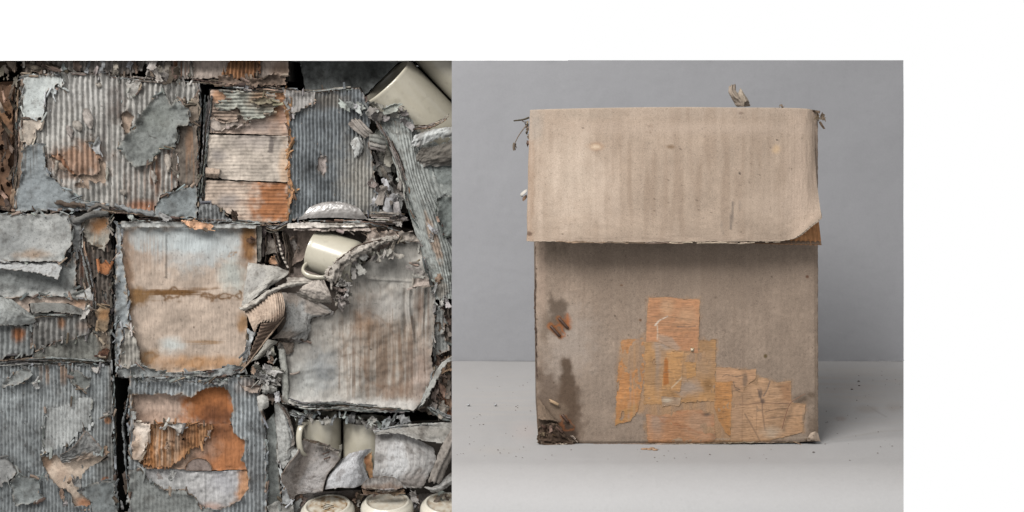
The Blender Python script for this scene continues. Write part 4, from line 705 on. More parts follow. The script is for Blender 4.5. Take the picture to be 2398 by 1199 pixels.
patch(b5, 'fluting', [[(wx - 5, wy, -8), (wx + 5, wy, -10)], [(wx + 2, wy + 30, -6), (wx + 10, wy + 28, -8)], [(wx + 10, wy + 62, -6), (wx + 18, wy + 58, -8)], [(wx + 26, wy + 92, -6), (wx + 32, wy + 88, -8)]], (170, 160, 148), flute=('u', 9, 3.2), rag=(2, 2, .5, .5), res=1.8, noise=.8)
patch(b5, 'fluting', [[(wx - 12, wy - 6, -4), (wx - 7, wy - 6, -6)], [(wx - 6, wy + 30, -2), (wx, wy + 30, -4)], [(wx + 6, wy + 84, -4), (wx + 12, wy + 84, -8)]], (84, 70, 58), flute=('u', 4, 1.2), rag=(2, 2, .5, .5), res=2, noise=1)
layer(b5, 'torn_liner', y6((285,330),(330,315),(355,385),(290,375)), -4, (176, 132, 98), rag=(2, 6), bump=2, lift=4)
mug('cream mug wedged sideways in the burst carton, handle pointing down', 788, 602, -6, (-.92, .30, .27), 52, 116, hang=(0, -.75, -.6), hoff=.13)
# front sheet, buckled
def folds5(x, y):
    f = 7 * np.exp(-((x - 962 - 6 * np.sin(y / 30.)) / 5.) ** 2) * sst(660, 690, y) * (1 - sst(770, 810, y))
    f = f - 6 * np.exp(-((x - 950) / 7.) ** 2) * sst(670, 690, y) * (1 - sst(770, 800, y)) + 5 * np.exp(-((x - 990 + (y - 740) * .05) / 4.) ** 2) * sst(665, 690, y) * (1 - sst(760, 790, y))
    d = (y - 690) - .58 * (x - 840)
    f = f + 8 * sst(-6, 22, d) * (1 - sst(22, 130, d)) * (x > 800) * sst(800, 860, x)
    f = f + 3 * np.exp(-((y - 652 - .06 * (x - 860)) / 3.) ** 2) * sst(840, 870, x) + 10 * sst(900, 965, y) * sst(900, 970, y) + 3 * np.sin(x / 21.) * sst(820, 960, y)
    return f - 8 * np.exp(-((x - 668) / 10.) ** 2)
layer(b5, 'buckled_panel', z((35,700),(130,690),(215,690),(240,545),(370,520),(440,440),(460,330),(520,240),(640,150),(780,65),(900,68),(942,200),(1000,400),(1006,600),(990,780),(998,900),(960,1030),(880,1112),(590,1104),(400,1084),(180,1096),(70,1062)), 8, (160, 155, 147), rag=(1.6, 14), bump=7, bs=55, lift=2, mat='streak', mott=.11, grime=.15, fine=.05, tfun=lambda x, y: 1.2 * folds5(x, y), thick=5, edge=(130, 118, 106),
  stains=[('e', z((690,720))[0] + (88, 96), (134, 114, 96), .62, .8), ('v', z((680,760))[0] + (110, 120), (110, 86, 66), .75, .8), ('e', z((580,560))[0] + (26, 40), (128, 98, 72), .7, .8), ('e', z((780,1000))[0] + (48, 22), (122, 96, 76), .7, .8), ('e', z((300,880))[0] + (34, 44), (132, 136, 138), .8, .8), ('e', z((180,960))[0] + (34, 40), (172, 174, 170), .6, .9),
   ('p', z((150,1040),(900,1060),(900,1130),(150,1130)), (188, 184, 178), .7, 9), ('e', z((720,480))[0] + (60, 26), (150, 148, 144), .6, .8), ('e', z((720,220))[0] + (60, 40), (122, 120, 115), .7, .8), ('v', z((940,480))[0] + (20, 60), (112, 88, 72), .8, .7), ('e', z((930,900))[0] + (24, 60), (160, 136, 122), .6, .8),
   ('r', z((515,560),(600,500),(700,580),(790,690),(800,1000),(600,950),(520,740),(430,780)), (112, 84, 62), .35, 3), ('e', z((610,740))[0] + (2.5, 2), (50, 42, 36), .9, .4)] + [('l', [(x, y0), (x + rnd.uniform(-2, 2), y1)], (112, 90, 74), .55, 1.1) for x, y0, y1 in [(rnd.uniform(780, 1000), rnd.uniform(720, 860), rnd.uniform(870, 940)) for _ in range(26)]])
layer(b5, 'peeled_liner', z((860,210),(910,195),(950,290),(880,275)), 26, (128, 122, 116), rag=(2, 6), bump=3, lift=5)
layer(b5, 'peeled_liner', z((880,300),(965,285),(980,350),(870,350)), 24, (158, 144, 134), rag=(1.5, 7), bump=2, lift=4, edge=BRN)
x0, ya = z((95, 885))[0]; patch(b5, 'curled_liner', [[(x0, ya, 14), (x0 + 14, ya - 1, 16), (x0 + 29, ya - 6, 14)], [(x0 + 2, ya + 4, 20), (x0 + 14, ya + 4, 22), (x0 + 27, ya - 1, 18)], [(x0 + 4, ya + 7, 14), (x0 + 14, ya + 7, 16), (x0 + 26, ya + 2, 14)]], (150, 136, 126), rag=(1, 1, 2, 2), res=1.8, noise=.6, rs=6)
patch(b5, 'torn_strip', [[(649, 815, 12), (658, 815, 20), (668, 815, 14)], [(654, 850, 12), (664, 850, 22), (673, 850, 14)], [(659, 900, 12), (668, 900, 22), (678, 900, 14)], [(660, 945, 8), (668, 948, 14), (680, 950, 8)]], (168, 168, 160), rag=(4, 4, 2, 2), rs=8, res=2.3, noise=1.5, flute=('v', 2, 1.2))
# folded flaps torn out of the front
def ppts(rows, f=y6): return [[f(p[:2])[0] + (p[2],) for p in r] for r in rows]
patch(b5, 'torn_flap', ppts([[(125,355,20),(220,368,22),(330,385,18),(440,425,8)], [(110,430,30),(200,440,36),(320,450,36),(430,450,20)], [(92,540,34),(180,540,42),(280,510,46),(400,470,30)], [(88,640,36),(130,620,46),(220,575,50),(300,540,40)], [(70,690,34),(110,680,46),(160,640,52),(260,570,48)]]), (166, 162, 154), rag=(1.5, 2, 3, 2), rs=10, res=2.4, noise=2, nscale=30, edge=(128, 112, 98), stains=[(.35, .25, .3, .3, (140, 138, 134), .6)])
patch(b5, 'rolled_edge', ppts([[(50,700,44),(150,650,52),(290,560,54),(420,510,46),(620,490,34)], [(60,715,54),(165,668,62),(300,575,64),(430,525,56),(620,505,44)], [(85,722,48),(180,680,56),(310,590,58),(440,540,50),(610,520,38)], [(100,715,36),(190,670,44),(320,585,46),(440,530,38),(600,515,26)]]), (172, 166, 156), rag=(2, 2, 5, 4), rs=8, res=2.2, noise=2.5, nscale=12, edge=BRN)
patch(b5, 'rolled_edge', ppts([[(400,470,20),(500,468,22),(630,480,20)], [(410,500,34),(500,495,36),(630,500,34)], [(370,545,30),(470,535,30),(560,520,28)]]), (164, 156, 146), rag=(2, 3, 3, 3), rs=8, res=2.3, noise=2, edge=BRN)
patch(b5, 'corrugated_flap', ppts([[(95,725,40),(200,655,48),(300,575,52),(372,560,44)], [(120,760,48),(215,700,60),(325,640,66),(392,620,58)], [(140,800,52),(230,745,66),(330,710,74),(402,680,64)], [(160,850,52),(232,790,68),(330,775,76),(395,735,66)], [(182,886,50),(222,806,66),(320,795,72),(380,765,62)]]), (182, 160, 140), flute=('v', 15, 2.4), rag=(1, 1.5, 2, 1.5), rs=7, res=1.9, noise=1.2, nscale=24, edge=(96, 76, 60), mat='streak', stains=[(.3, .3, .3, .3, (160, 138, 120), .6), (.8, .8, .3, .3, (150, 124, 104), .6)])
patch(b5, 'corrugated_flap', ppts([[(222,803,66),(300,800,70),(385,765,64)], [(200,880,60),(260,860,56),(340,830,50)], [(165,970,54),(200,960,50),(265,930,44)], [(135,1060,44),(150,1055,42),(185,1030,36)], [(118,1110,38),(126,1108,36),(136,1100,32)]]), (112, 92, 77), flute=('u', 11, 1.6), rag=(1, 1, .6, .6), rs=7, res=2, noise=1, edge=(160, 140, 122), back=DBR)
patch(b5, 'torn_strip', ppts([[(395,760,62),(405,765,60)], [(300,880,58),(310,890,52)], [(200,1010,50),(212,1016,46)], [(110,1125,40),(122,1135,36)], [(60,1170,30),(76,1180,28)]]), (150, 128, 108), rag=(1, 3, .3, .3), rs=5, res=1.9, noise=1, thick=3)
layer(b5, 'torn_liner', y6((120,840),(180,885),(140,1010),(120,1090),(90,1100),(110,1000),(125,900)), 12, (168, 170, 170), rag=(1.5, 7), bump=2, lift=3)
patch(b5, 'torn_flap', ppts([[(270,920,14),(335,935,18),(360,945,10)], [(200,1030,18),(260,1000,24),(310,990,14)], [(130,1110,14),(180,1090,16),(240,1060,10)]]), (170, 166, 156), rag=(2, 3, 2, 3), rs=8, res=2.3, noise=2, edge=BRN)
patch(b5, 'torn_flap', ppts([[(372,575,30),(450,580,34),(560,600,34),(750,705,30)], [(400,680,30),(470,680,36),(560,700,34),(740,748,24)], [(410,760,30),(470,770,38),(560,780,34),(600,775,22)], [(380,850,28),(470,860,36),(560,860,30),(590,850,20)], [(300,925,22),(400,935,28),(500,940,26),(568,942,16)]]), (146, 145, 142), rag=(2, 4, 2, 4), rs=12, res=2.4, noise=3, nscale=26, edge=(100, 88, 78), stains=[(.1, .3, .15, .3, (164, 148, 134), .7), (.9, .2, .2, .3, (124, 108, 94), .7), (.2, .8, .2, .2, (160, 146, 134), .7)])
patch(b5, 'torn_strip', ppts([[(360,945,14),(420,950,18),(480,945,12)], [(390,990,14),(430,990,20),(470,980,14)], [(410,1060,12),(440,1040,16),(475,1030,12)]]), (128, 114, 102), rag=(2, 4, 2, 3), rs=6, res=2.1, noise=2, edge=DBR)
for dy, tt, c_ in ((26, 26, (120, 112, 104)), (13, 34, (140, 132, 122)), (0, 42, (168, 158, 148))):
    patch(b5, 'folded_flap', ppts([[(545,515 + dy * 2,tt),(620,490 + dy * 2,tt + 6),(690,480 + dy,tt + 4)], [(500,560 + dy * 2,tt + 4),(620,560 + dy * 2,tt + 12),(745,600 + dy,tt + 8)], [(480,590 + dy * 2,tt - 4),(620,630 + dy * 2,tt + 2),(758,650 + dy,tt - 2)]]), c_, rag=(2, 2.5, 4, 2), rs=8, res=2.2, noise=2.5, nscale=14, edge=(92, 78, 66))
patch(b5, 'rolled_edge', ppts([[(690,480,44),(720,500,52),(745,600,46)], [(720,400,44),(760,430,58),(790,500,50)], [(800,330,44),(830,350,58),(860,400,48)], [(900,270,40),(920,290,54),(945,330,42)], [(1000,215,34),(1030,240,46),(1050,270,36)], [(1090,190,26),(1120,200,36),(1130,225,28)], [(1240,170,18),(1250,180,26),(1260,200,18)]]), (162, 154, 144), rag=(3, 3, 4, 5), rs=8, res=2.2, noise=3, nscale=10, crumple=5, edge=(92, 78, 66))
patch(b5, 'rolled_edge', ppts([[(700,500,52),(712,500,54)], [(735,395,54),(748,398,56)], [(830,305,52),(842,312,56)], [(940,230,46),(950,238,50)], [(1120,180,36),(1124,190,40)]]), (104, 88, 76), rag=(1, 3, 1, 1), rs=6, res=2, noise=1.5, thick=3)
for q4 in (((700,470),(740,390),(650,470)), ((600,490),(690,400),(640,430))):
    pass
scraps(b5, 'crumpled_paper', y6((800,560),(830,620),(780,650),(840,520),(860,560),(790,590),(820,660),(850,610)), (24, 44), [(158, 152, 146), (140, 132, 124), (124, 114, 106)], t=(30, 50), curl=1, res=2.1, crumple=4)
scraps(b5, 'crumpled_paper', y6((900,430),(880,380),(930,360),(960,410),(900,330),(860,460)) + z((560,160),(540,140),(600,120),(700,130),(740,120),(760,150),(660,160)), (26, 44), [(150, 144, 136), (136, 130, 122), (160, 156, 150)], t=(26, 44), ang=(.3, 1.8), res=2.2)
scraps(b5, 'curled_liner', z((665,175),(690,150),(720,135),(745,150)), (26, 34), [(150, 145, 138), (140, 134, 126)], t=(36, 46), ang=(1.7, 2.4), aspect=(.45, .6), res=2)
layer(b5, 'torn_liner', y5((0,220),(100,290),(200,280),(300,260),(350,330),(340,390),(220,390),(100,430),(0,440)), 10, (166, 150, 138), rag=(3, 9), bump=4, lift=6, edge=(120, 92, 72))
layer(b5, 'torn_liner', y5((340,270),(500,300),(560,390),(420,385),(350,395)), 20, (150, 140, 130), rag=(2.5, 8), bump=3, lift=5, edge=BRN)
lamina(b5, z((70,1062),(180,1098),(400,1092),(590,1110),(880,1122),(960,1090)), 70, GCOLS + [(84, 80, 76), BRN], t=(4, 26), jit=9, ln=(40, 150))
scraps(b5, 'torn_strip', [(x + rnd.uniform(-4, 4), 960 + (x - 690) * .075 + rnd.uniform(0, 22)) for x in np.linspace(690, 950, 30)], (14, 30), GCOLS, t=(6, 20), ang=(.8, 2.3), res=2.1)
lamina(b5, [(690, 523), (760, 520), (850, 522), (900, 530), (960, 548)], 26, [(150, 138, 128), TAN2, BRN, GM], t=(6, 24), jit=6)
lamina(b5, y3((570,1110),(700,1110),(850,1130)), 46, [(140, 130, 122), BRN, (120, 110, 102), (154, 146, 140)], t=(10, 34), jit=14, h=(4, 10), ln=(20, 60))
scraps(b5, 'crumpled_paper', y3((700,1080),(740,1100),(790,1090),(830,1120),(660,1110),(780,1130)), (20, 38), [(150, 144, 140), (130, 122, 116)], t=(14, 30), ang=(-.5, .8), res=2.2)
layer(b5, 'lid_edge', y3((35,1150),(200,1142),(400,1150),(560,1142),(600,1172),(400,1176),(40,1182)), 14, (204, 196, 186), rag=(1.2, 8), bump=2, thick=8)
layer(b5, 'lid_edge', y3((100,1168),(300,1172),(600,1180),(640,1199),(300,1199),(80,1195)), 10, (168, 154, 144), rag=(2, 7), bump=3, lift=4)
lamina(b5, [(618, 530), (640, 540), (680, 522)], 16, GCOLS + BCOLS, t=(0, 16), jit=7)
film = thing('plastic_film', 'crumpled cloudy plastic film lying on top of the burst carton', 'plastic film', base_at(760, 515, 6))
patch(film, 'film_sheet', [[(694, 517, 18), (740, 512, 24), (800, 512, 24), (866, 516, 18)], [(708, 503, 22), (750, 496, 27), (800, 495, 26), (856, 504, 21)], [(724, 486, 20), (760, 481, 24), (800, 481, 23), (844, 490, 20)], [(738, 479, 17), (764, 472, 19), (798, 472, 19), (830, 481, 17)]], (132, 127, 123), mat='film', rag=(2, 2, 2, 2), rs=14, res=2.2, noise=.5, nscale=20, crumple=.4, thick=1, stains=[(.3, .3, .05, .3, (176, 172, 168), .4), (.5, .6, .3, .06, (172, 168, 164), .4), (.6, .35, .25, .04, (172, 168, 164), .4)])
# ================================================================== crumple between box 7 and box 5
y8 = Z(560, 800, 6.66)
scraps(b5, 'crumpled_paper', y8((300,480),(380,440),(450,520),(500,440),(540,560),(420,580),(330,540),(480,620),(560,480),(400,500)), (40, 66), [(158, 156, 150), (144, 142, 136), (150, 146, 138)], t=(4, 26), ang=(.2, 1.0), res=2.1, crumple=3, curl=.9)
patch(b5, 'torn_flap', [[y8((330,690))[0] + (14,), y8((420,650))[0] + (22,), y8((600,700))[0] + (12,)], [y8((350,760))[0] + (20,), y8((450,740))[0] + (30,), y8((600,750))[0] + (18,)], [y8((360,820))[0] + (10,), y8((460,830))[0] + (16,), y8((560,800))[0] + (8,)]], (160, 158, 152), rag=(3, 3, 3, 3), rs=8, res=2, noise=2, nscale=10, crumple=2)
patch(b5, 'torn_flap', [[y8((270,840))[0] + (16,), y8((360,815))[0] + (22,), y8((450,850))[0] + (18,)], [y8((275,950))[0] + (26,), y8((370,940))[0] + (34,), y8((472,940))[0] + (26,)], [y8((310,1130))[0] + (22,), y8((360,1090))[0] + (30,), y8((475,1020))[0] + (22,)]], (170, 168, 162), rag=(2, 3, 2, 2), rs=8, res=2, noise=1, edge=(130, 116, 104), mat='streakh')
patch(b5, 'torn_strip', [[y8((165,720))[0] + (20,), y8((190,740))[0] + (20,)], [y8((230,650))[0] + (26,), y8((260,670))[0] + (26,)], [y8((300,580))[0] + (20,), y8((330,600))[0] + (20,)]], (172, 168, 158), rag=(1, 1, 1, 1), res=2, noise=.8)
scraps(b5, 'curled_liner', y8((460,160),(500,260),(560,300),(480,300),(520,140),(620,560),(620,640),(500,880),(600,860),(660,880),(250,380),(220,450)), (18, 38), [(150, 146, 138), BRN, TAN2, GL], t=(10, 30), ang=(.6, 2.4), res=2)
# ================================================================== box 8: open carton with mugs, lower right
z = Z(580, 850, 3.435)
o8 = z((140,440),(330,380),(420,400),(1060,480),(1700,450)) + [(1110, 1270), (622, 1270)]
b8 = carton('ripped open carton at the lower right full of mugs', (840, 1270), o8, t=-96, depth=150, inset=2, col=(84, 78, 72))
layer(b8, 'side_panel', z((140,480),(215,400),(245,520),(238,760),(262,980),(275,1199),(275,1400),(140,1400)), 0, (118, 122, 119), rag=(1, 10), bump=2, thick=6, edge=BRN)
patch(b8, 'torn_flap', ppts([[(205,310,4),(260,320,14),(320,370,4)], [(215,430,4),(290,440,18),(355,470,4)], [(228,560,4),(310,560,18),(385,600,6)], [(235,690,2),(310,700,14),(390,645,6)], [(245,780,0),(310,800,8),(370,760,2)]], z), (158, 158, 154), rag=(3, 3, 2, 4), rs=8, res=2.3, noise=2, edge=(120, 104, 92), flute=('v', 4, .8))
patch(b8, 'torn_strip', ppts([[(300,380,12),(330,390,16)], [(340,520,14),(370,520,20)], [(352,680,12),(385,660,18)]], z), (130, 122, 114), rag=(3, 3, 1, 1), rs=6, res=2, noise=2, flute=('v', 2, 1.5))
layer(b8, 'torn_liner', z((240,720),(330,700),(400,690),(420,640),(400,740),(300,830),(280,860),(245,780)), 6, (164, 164, 160), rag=(2, 8), bump=4, lift=4)
layer(b8, 'torn_liner', z((265,880),(300,960),(360,1110),(330,1140),(285,1130),(275,1000)), 4, (166, 168, 168), rag=(2, 7), bump=3, lift=4)
patch(b8, 'curved_flap', ppts([[(430,612,10),(520,620,4),(600,655,8),(750,715,20)], [(400,720,20),(470,740,2),(590,770,4),(748,772,20)], [(310,830,26),(430,860,0),(540,890,4),(660,880,16)], [(270,920,30),(400,950,0),(500,960,4),(625,960,14)], [(310,1010,24),(390,1030,2),(500,1035,4),(612,1025,12)], [(370,1110,14),(400,1060,4),(500,1050,2),(610,1040,8)]], z), (142, 134, 128), rag=(2, 1, 2, 2), rs=9, res=2.2, noise=2, nscale=30, edge=(92, 74, 60), stains=[(.5, .7, .4, .3, (156, 152, 150), .8), (.3, .3, .3, .15, (118, 106, 98), .6)], thick=4)
for p_ in z((630,725),(640,765)): staple(b8, p_[0], p_[1], -.35, 18, 16, name='staple')
layer(b8, 'torn_liner', z((560,640),(640,660),(750,690),(745,715),(650,690),(570,660)), 24, (110, 102, 94), rag=(2.5, 6), bump=3, lift=5, edge=(160, 154, 146))
patch(b8, 'curved_flap', ppts([[(745,780,2),(830,720,14),(930,690,14),(1005,685,4)], [(690,850,6),(800,800,26),(880,780,24),(935,790,8)], [(640,930,8),(760,900,32),(880,880,28),(960,890,8)], [(610,1025,6),(740,1010,28),(860,1010,24),(1000,950,4)]], z), (168, 168, 170), rag=(3, 1, 1, 2), rs=9, res=2.2, noise=1.5, nscale=24, edge=(130, 112, 98), stains=[(.6, .5, .4, .5, (186, 186, 188), .6)])
layer(b8, 'inner_liner', z((925,760),(1000,715),(1015,920),(985,930),(950,830)), -4, (176, 132, 88), rag=(2, 7), bump=3, stains=[('e', z((960,800))[0] + (8, 20), (150, 96, 56), .8, .7)])
patch(b8, 'front_flap', ppts([[(1018,560,6),(1200,540,8),(1350,600,10),(1500,680,8)], [(1015,700,10),(1200,690,14),(1350,720,14),(1525,770,8)], [(1008,820,10),(1200,820,14),(1350,840,14),(1500,840,8)], [(1010,930,6),(1150,930,10),(1280,950,10),(1440,960,6)], [(1160,1000,2),(1250,1010,4),(1330,1010,4),(1400,1010,2)]], z), (166, 163, 160), flute=('v', 8, .4), rag=(2, 4, 1, 3), rs=9, res=2.3, noise=.9, mat='streak', edge=BRN, thick=4, stains=[(.55, .35, .4, .2, (196, 196, 196), .8), (.8, .8, .25, .3, (132, 120, 112), .6)])
patch(b8, 'front_flap', ppts([[(1000,540,10),(1200,500,14),(1400,482,14),(1680,468,8)], [(1010,560,22),(1200,540,26),(1400,560,28),(1680,560,20)], [(1020,575,20),(1230,575,30),(1420,640,34),(1680,660,24)]], z), (148, 145, 139), rag=(2, 4, 3, 1), rs=8, res=2.3, noise=2.5, edge=(176, 172, 166), mat='streak', stains=[(.5, .7, .3, .3, (124, 118, 110), .5)])
patch(b8, 'rolled_edge', ppts([[(1640,520,22),(1680,560,34),(1720,620,24)], [(1560,660,22),(1610,700,38),(1660,740,24)], [(1500,800,18),(1550,830,34),(1610,870,20)], [(1440,970,14),(1490,970,26),(1550,990,14)]], z), (138, 130, 122), flute=('v', 3, 2.4), rag=(3, 5, 2, 3), rs=8, res=2.2, noise=2, mat='streak', edge=(92, 78, 68))
patch(b8, 'torn_flap', ppts([[(1400,995,8),(1500,985,14),(1660,850,16)], [(1450,1020,18),(1550,1000,26),(1680,920,22)], [(1480,1050,10),(1570,1030,16),(1680,970,14)]], z), (150, 148, 144), rag=(2, 4, 3, 1), rs=7, res=2.2, noise=2.5, edge=(104, 92, 84))
ar = z(*[(1083 + 168 * math.cos(a), 1000 - 92 * math.sin(a)) for a in np.linspace(0, math.pi, 16)])
layer(b8, 'half_moon_flap', ar + z((960,1015),(1080,1012),(1200,1015)), 22, (142, 136, 131), flute=('v', 9, .6), rag=(.6, 7), bump=2, lift=2, thick=4, edge=(100, 80, 64), stains=[('p', z((900,975),(1270,975),(1270,1040),(900,1040)), (122, 102, 88), .8, 6)])
lamina(b8, z((920,1000),(1000,1015),(1120,1025),(1250,1012)), 18, [(130, 118, 108), BRN, (160, 152, 144), (110, 96, 84)], t=(24, 34), jit=4, ln=(20, 60))
layer(b8, 'half_moon_flap', z((920,1010),(1000,1030),(1100,1030),(1100,1042),(1180,1035),(1250,1015),(1255,1040),(1180,1050),(1000,1055),(935,1060)), 14, (136, 110, 88), rag=(1.5, 6), bump=2, lift=3)
layer(b8, 'divider', z((375,1050),(640,1028),(910,1020),(915,1060),(1250,1045),(1420,1050),(1700,1040),(1700,1300),(380,1300)), -44, (142, 134, 128), rag=(1, 9), bump=2.5, stains=[('e', z((860,1120))[0] + (20, 26), (124, 92, 66), .7, .7)], edge=BRN)
scraps(b8, 'torn_strip', z((390,1080),(430,1060),(440,1110),(400,1130),(870,1080),(890,1130),(900,1080),(920,1150),(880,1170),(960,1180),(1340,1080),(1370,1100),(1380,1150),(1330,1160),(1340,1190),(1550,1070),(1600,1090),(1530,1100)), (18, 40), [(150, 144, 136), BRN, (126, 112, 100), TAN2, GL], t=(-16, 2), ang=(1.0, 2.2), res=2.1)
lamina(b8, z((330,390),(420,420),(480,440)), 20, GCOLS + [DBR], t=(0, 20), jit=6, ln=(20, 60))
lamina(b8, z((430,612),(560,640),(750,720)), 12, [(110, 100, 92), (140, 132, 126), BRN], t=(12, 26), jit=3, ln=(20, 60))
lamina(b8, z((200,300),(250,330),(330,470),(380,640)), 16, GCOLS + BCOLS, t=(8, 20), jit=5, ln=(20, 70))
lamina(b8, z((1000,545),(1200,520),(1640,480)), 18, GCOLS, t=(6, 22), jit=4)
layer(b8, 'torn_liner', z((160,1140),(250,1110),(370,1130),(380,1300),(200,1300)), 2, (160, 158, 152), rag=(2, 8), bump=4, lift=4)
gm = 'cream mugs spilling from the cartons'
mug('upright cream mug with its handle turned left inside the lower right carton', 746, 1032, -56, (0, -.03, 1), 54, 124, hang=(-.42, -.9, 0), hoff=.12)
mug('upright cream mug to the right of the one with the visible handle, lower right carton', 858, 1040, -64, (0, -.03, 1), 55, 120, hang=(.8, .5, 0))
mg_ = mug('upturned mug with a stained printed base, first from the left along the bottom edge', 770, 1232, 4, (.05, .22, -1), 64, 110, hang=(.6, .8, 0), dirt=.9, col=(208, 202, 188))
_a = Vector((.05, .22, -1)).normalized(); _c = Vector(W(np.array(770.), np.array(1232.), T0 + KS * 4)) - _a * (55 * KS * S - .0504 * 110 * KS * S); _e = Vector((1, .1, 0)); _e = (_e - _a * _e.dot(_a)).normalized(); _f = _a.cross(_e)
_V, _q = [], []
for r_, (ln_, of_) in enumerate(((26, 0), (30, 3), (22, -2), (14, 4))):
    x_ = -ln_ / 2
    while x_ < ln_ / 2:
        w2 = rnd.uniform(1.5, 4.5); n_ = len(_V)
        for dx_, dy_ in ((0, 0), (w2, 0), (w2, 2.6), (0, 2.6)): _V.append(tuple(_c - _a * .0004 + (_e * .82 + _f * .57) * (x_ + dx_ + of_) * KS * S + (_f * .82 - _e * .57) * (r_ * 7 - 10 + dy_) * KS * S))
        _q.append((n_, n_ + 1, n_ + 2, n_ + 3)); x_ += w2 + rnd.uniform(.8, 1.6)
mesh_obj('printed_mark', np.array(_V), _q, np.broadcast_to(lin((40, 36, 32)) * .4, (len(_V), 3)).copy(), 'glaze', mg_)
mug('upturned mug below the half moon flap, in the middle of the bottom edge', 907, 1222, 4, (0, .20, -1), 62, 108, hang=(.3, .9, 0), dirt=.35, col=(208, 202, 188))
mug('upturned mug half hidden at the bottom right corner of the stack', 1046, 1226, 2, (-.05, .22, -1), 64, 108, hang=(.5, .8, 0), dirt=.6, col=(208, 202, 188))
# ================================================================== dark sliver carton at the right edge
zk = Z(640, 540, 2.664)
bk = carton('dark brown stapled carton end beside the burst carton, right edge of the stack', (1050, 975), zk((1012,480),(1120,465),(1240,465),(1240,1180),(1060,1180),(900,1112),(1000,880)), t=-10, depth=200, col=(60, 50, 42))
layer(bk, 'fluting', zk((1010,480),(1120,465),(1240,465),(1240,1178),(1060,1172),(900,1112),(1000,880)), -4, (104, 94, 85), flute=('v', 10, 2.4), rag=(3, 10), ragv=3, bump=4, pit=1.5, mat='streak', erode=.7, edge=(140, 122, 106), stains=[('e', zk((1085,1080))[0] + (14, 40), (156, 96, 56), .85, .7), ('v', zk((1060,880))[0] + (30, 40), (120, 84, 60), .7, .7)])
layer(bk, 'inner_liner', zk((1000,470),(1240,460),(1240,1180),(900,1112)), -10, (72, 54, 42), rag=(1, 9), bump=3)
layer(bk, 'outer_liner', zk((1005,500),(1060,480),(1080,560),(1060,640),(1110,740),(1060,760),(1000,780),(990,700)), 2, (132, 134, 131), flute=('v', 9, 1.8), rag=(3, 9), bump=3, lift=5, edge=TAN2)
patch(bk, 'torn_flap', ppts([[(1125,770,18),(1140,800,24)], [(1040,830,22),(1075,850,34)], [(985,930,20),(1020,950,34)], [(930,1040,16),(965,1050,26)], [(885,1105,10),(910,1120,16)]], zk), (150, 150, 145), flute=('v', 2, 1.8), rag=(2, 5, 2, 3), rs=8, res=2.2, noise=1.5, mat='streak', edge=(108, 96, 88))
for a, b_ in ((1030, 790), (1050, 760), (1030, 1040), (1055, 1050)): p_ = zk((a, b_))[0]; staple(bk, p_[0], p_[1], .8, 16, 8)
lamina(bk, zk((1000,860),(990,960),(900,1112)), 16, GCOLS + BCOLS, t=(0, 16), jit=6)
lamina(bk, zk((960,1090),(1060,1160),(1120,1175)), 18, GCOLS + [DBR], t=(0, 18), jit=6)
scraps(bk, 'torn_strip', zk((1060,520),(1090,560),(1040,600),(1095,900),(1070,940),(1060,1000),(1090,990),(1000,1090),(1100,640)), (22, 46), [BRN, TAN2, (128, 118, 108), (150, 108, 76)], t=(0, 16), ang=(.8, 2.2), res=2.3)

scraps(br, 'curled_liner', y3((640,900),(670,960),(700,1040),(740,940),(760,1000),(790,930),(780,1060),(720,880),(660,1010),(690,760),(720,820),(660,640),(690,600),(730,680),(760,760),(800,840)), (40, 72), [(140, 136, 130), (156, 154, 150), (122, 114, 106)], t=(-16, 2), ang=(.8, 2.0), res=2.4, curl=.8, crumple=2)
scraps(b8, 'torn_liner', z((420,440),(500,430),(640,470),(800,440),(900,470),(980,500),(1040,520),(1120,500)), (26, 46), [(150, 146, 140), (134, 130, 124)], t=(-4, 14), ang=(-.4, .6), res=2.2)
scraps(bk, 'torn_strip', zk((1020,900),(1060,860),(1090,840),(1040,960),(1080,980),(1010,1020),(1060,1120),(1100,1060)), (34, 60), [(140, 132, 124), (120, 106, 94), (150, 120, 94)], t=(-4, 12), ang=(.8, 2.2), res=2.4)
scraps(b5, 'torn_strip', y6((240,120),(270,200),(300,250),(220,300),(340,180),(360,260)), (40, 70), [(140, 128, 118), (112, 100, 92)], t=(-40, -20), ang=(1.2, 1.9), res=2.4)
# ================================================================== studio table, paper and backdrop at the right
TB = -1182.0
bd = layer(None, 'backdrop', [(1058, 141), (2116, 141), (2116, 845.5), (1058, 845.5)], TB, (154, 154, 157), st=8, rag=(0, 10), lift=0, bump=3, bs=260, thick=4, mat='smooth', mott=.012, side='R'); bd['kind'] = 'structure'
ZT = 0.75
tb = thing('studio_table', 'white paper covered table under the single carton', 'table', (xx_(1585, -300), .2, ZT - .3))
rows = [(t, 0.0) for t in np.linspace(TB - 6, 190, 150)] + [(190 + 110 * math.sin(a), -110 * (1 - math.cos(a)) * S) for a in np.linspace(.08, math.pi / 2, 24)] + [(300.5, -110 * S - d * S) for d in np.linspace(8, 330, 40)]
cols = np.linspace(1058, 2116, 230); V = []; PXY = []
for t, dz in rows:
    k = (D - t) / D; z_ = ZT + dz
    for c_ in cols: V.append(((c_ - X0) * k * S, -t * S, z_)); PXY.append((c_, Y0 + (ZC - z_) / (k * S)))
V = np.array(V); PXY = np.array(PXY); nc_ = len(cols); idx = np.arange(len(V)).reshape(-1, nc_)
V[:, 2] += .0006 * fbm(V[:, 0] * 6, V[:, 1] * 6, 2, 3) * (V[:, 1] > -.1)
q = np.stack([idx[:-1, :-1], idx[1:, :-1], idx[1:, 1:], idx[:-1, 1:]], -1).reshape(-1, 4)
g_ = GAIN['R']; Ct = np.broadcast_to(lin((198, 197, 197)) * g_, V.shape) * (1 + .015 * fbm(PXY[:, 0] / 90, PXY[:, 1] / 40, 3, 77))[:, None]
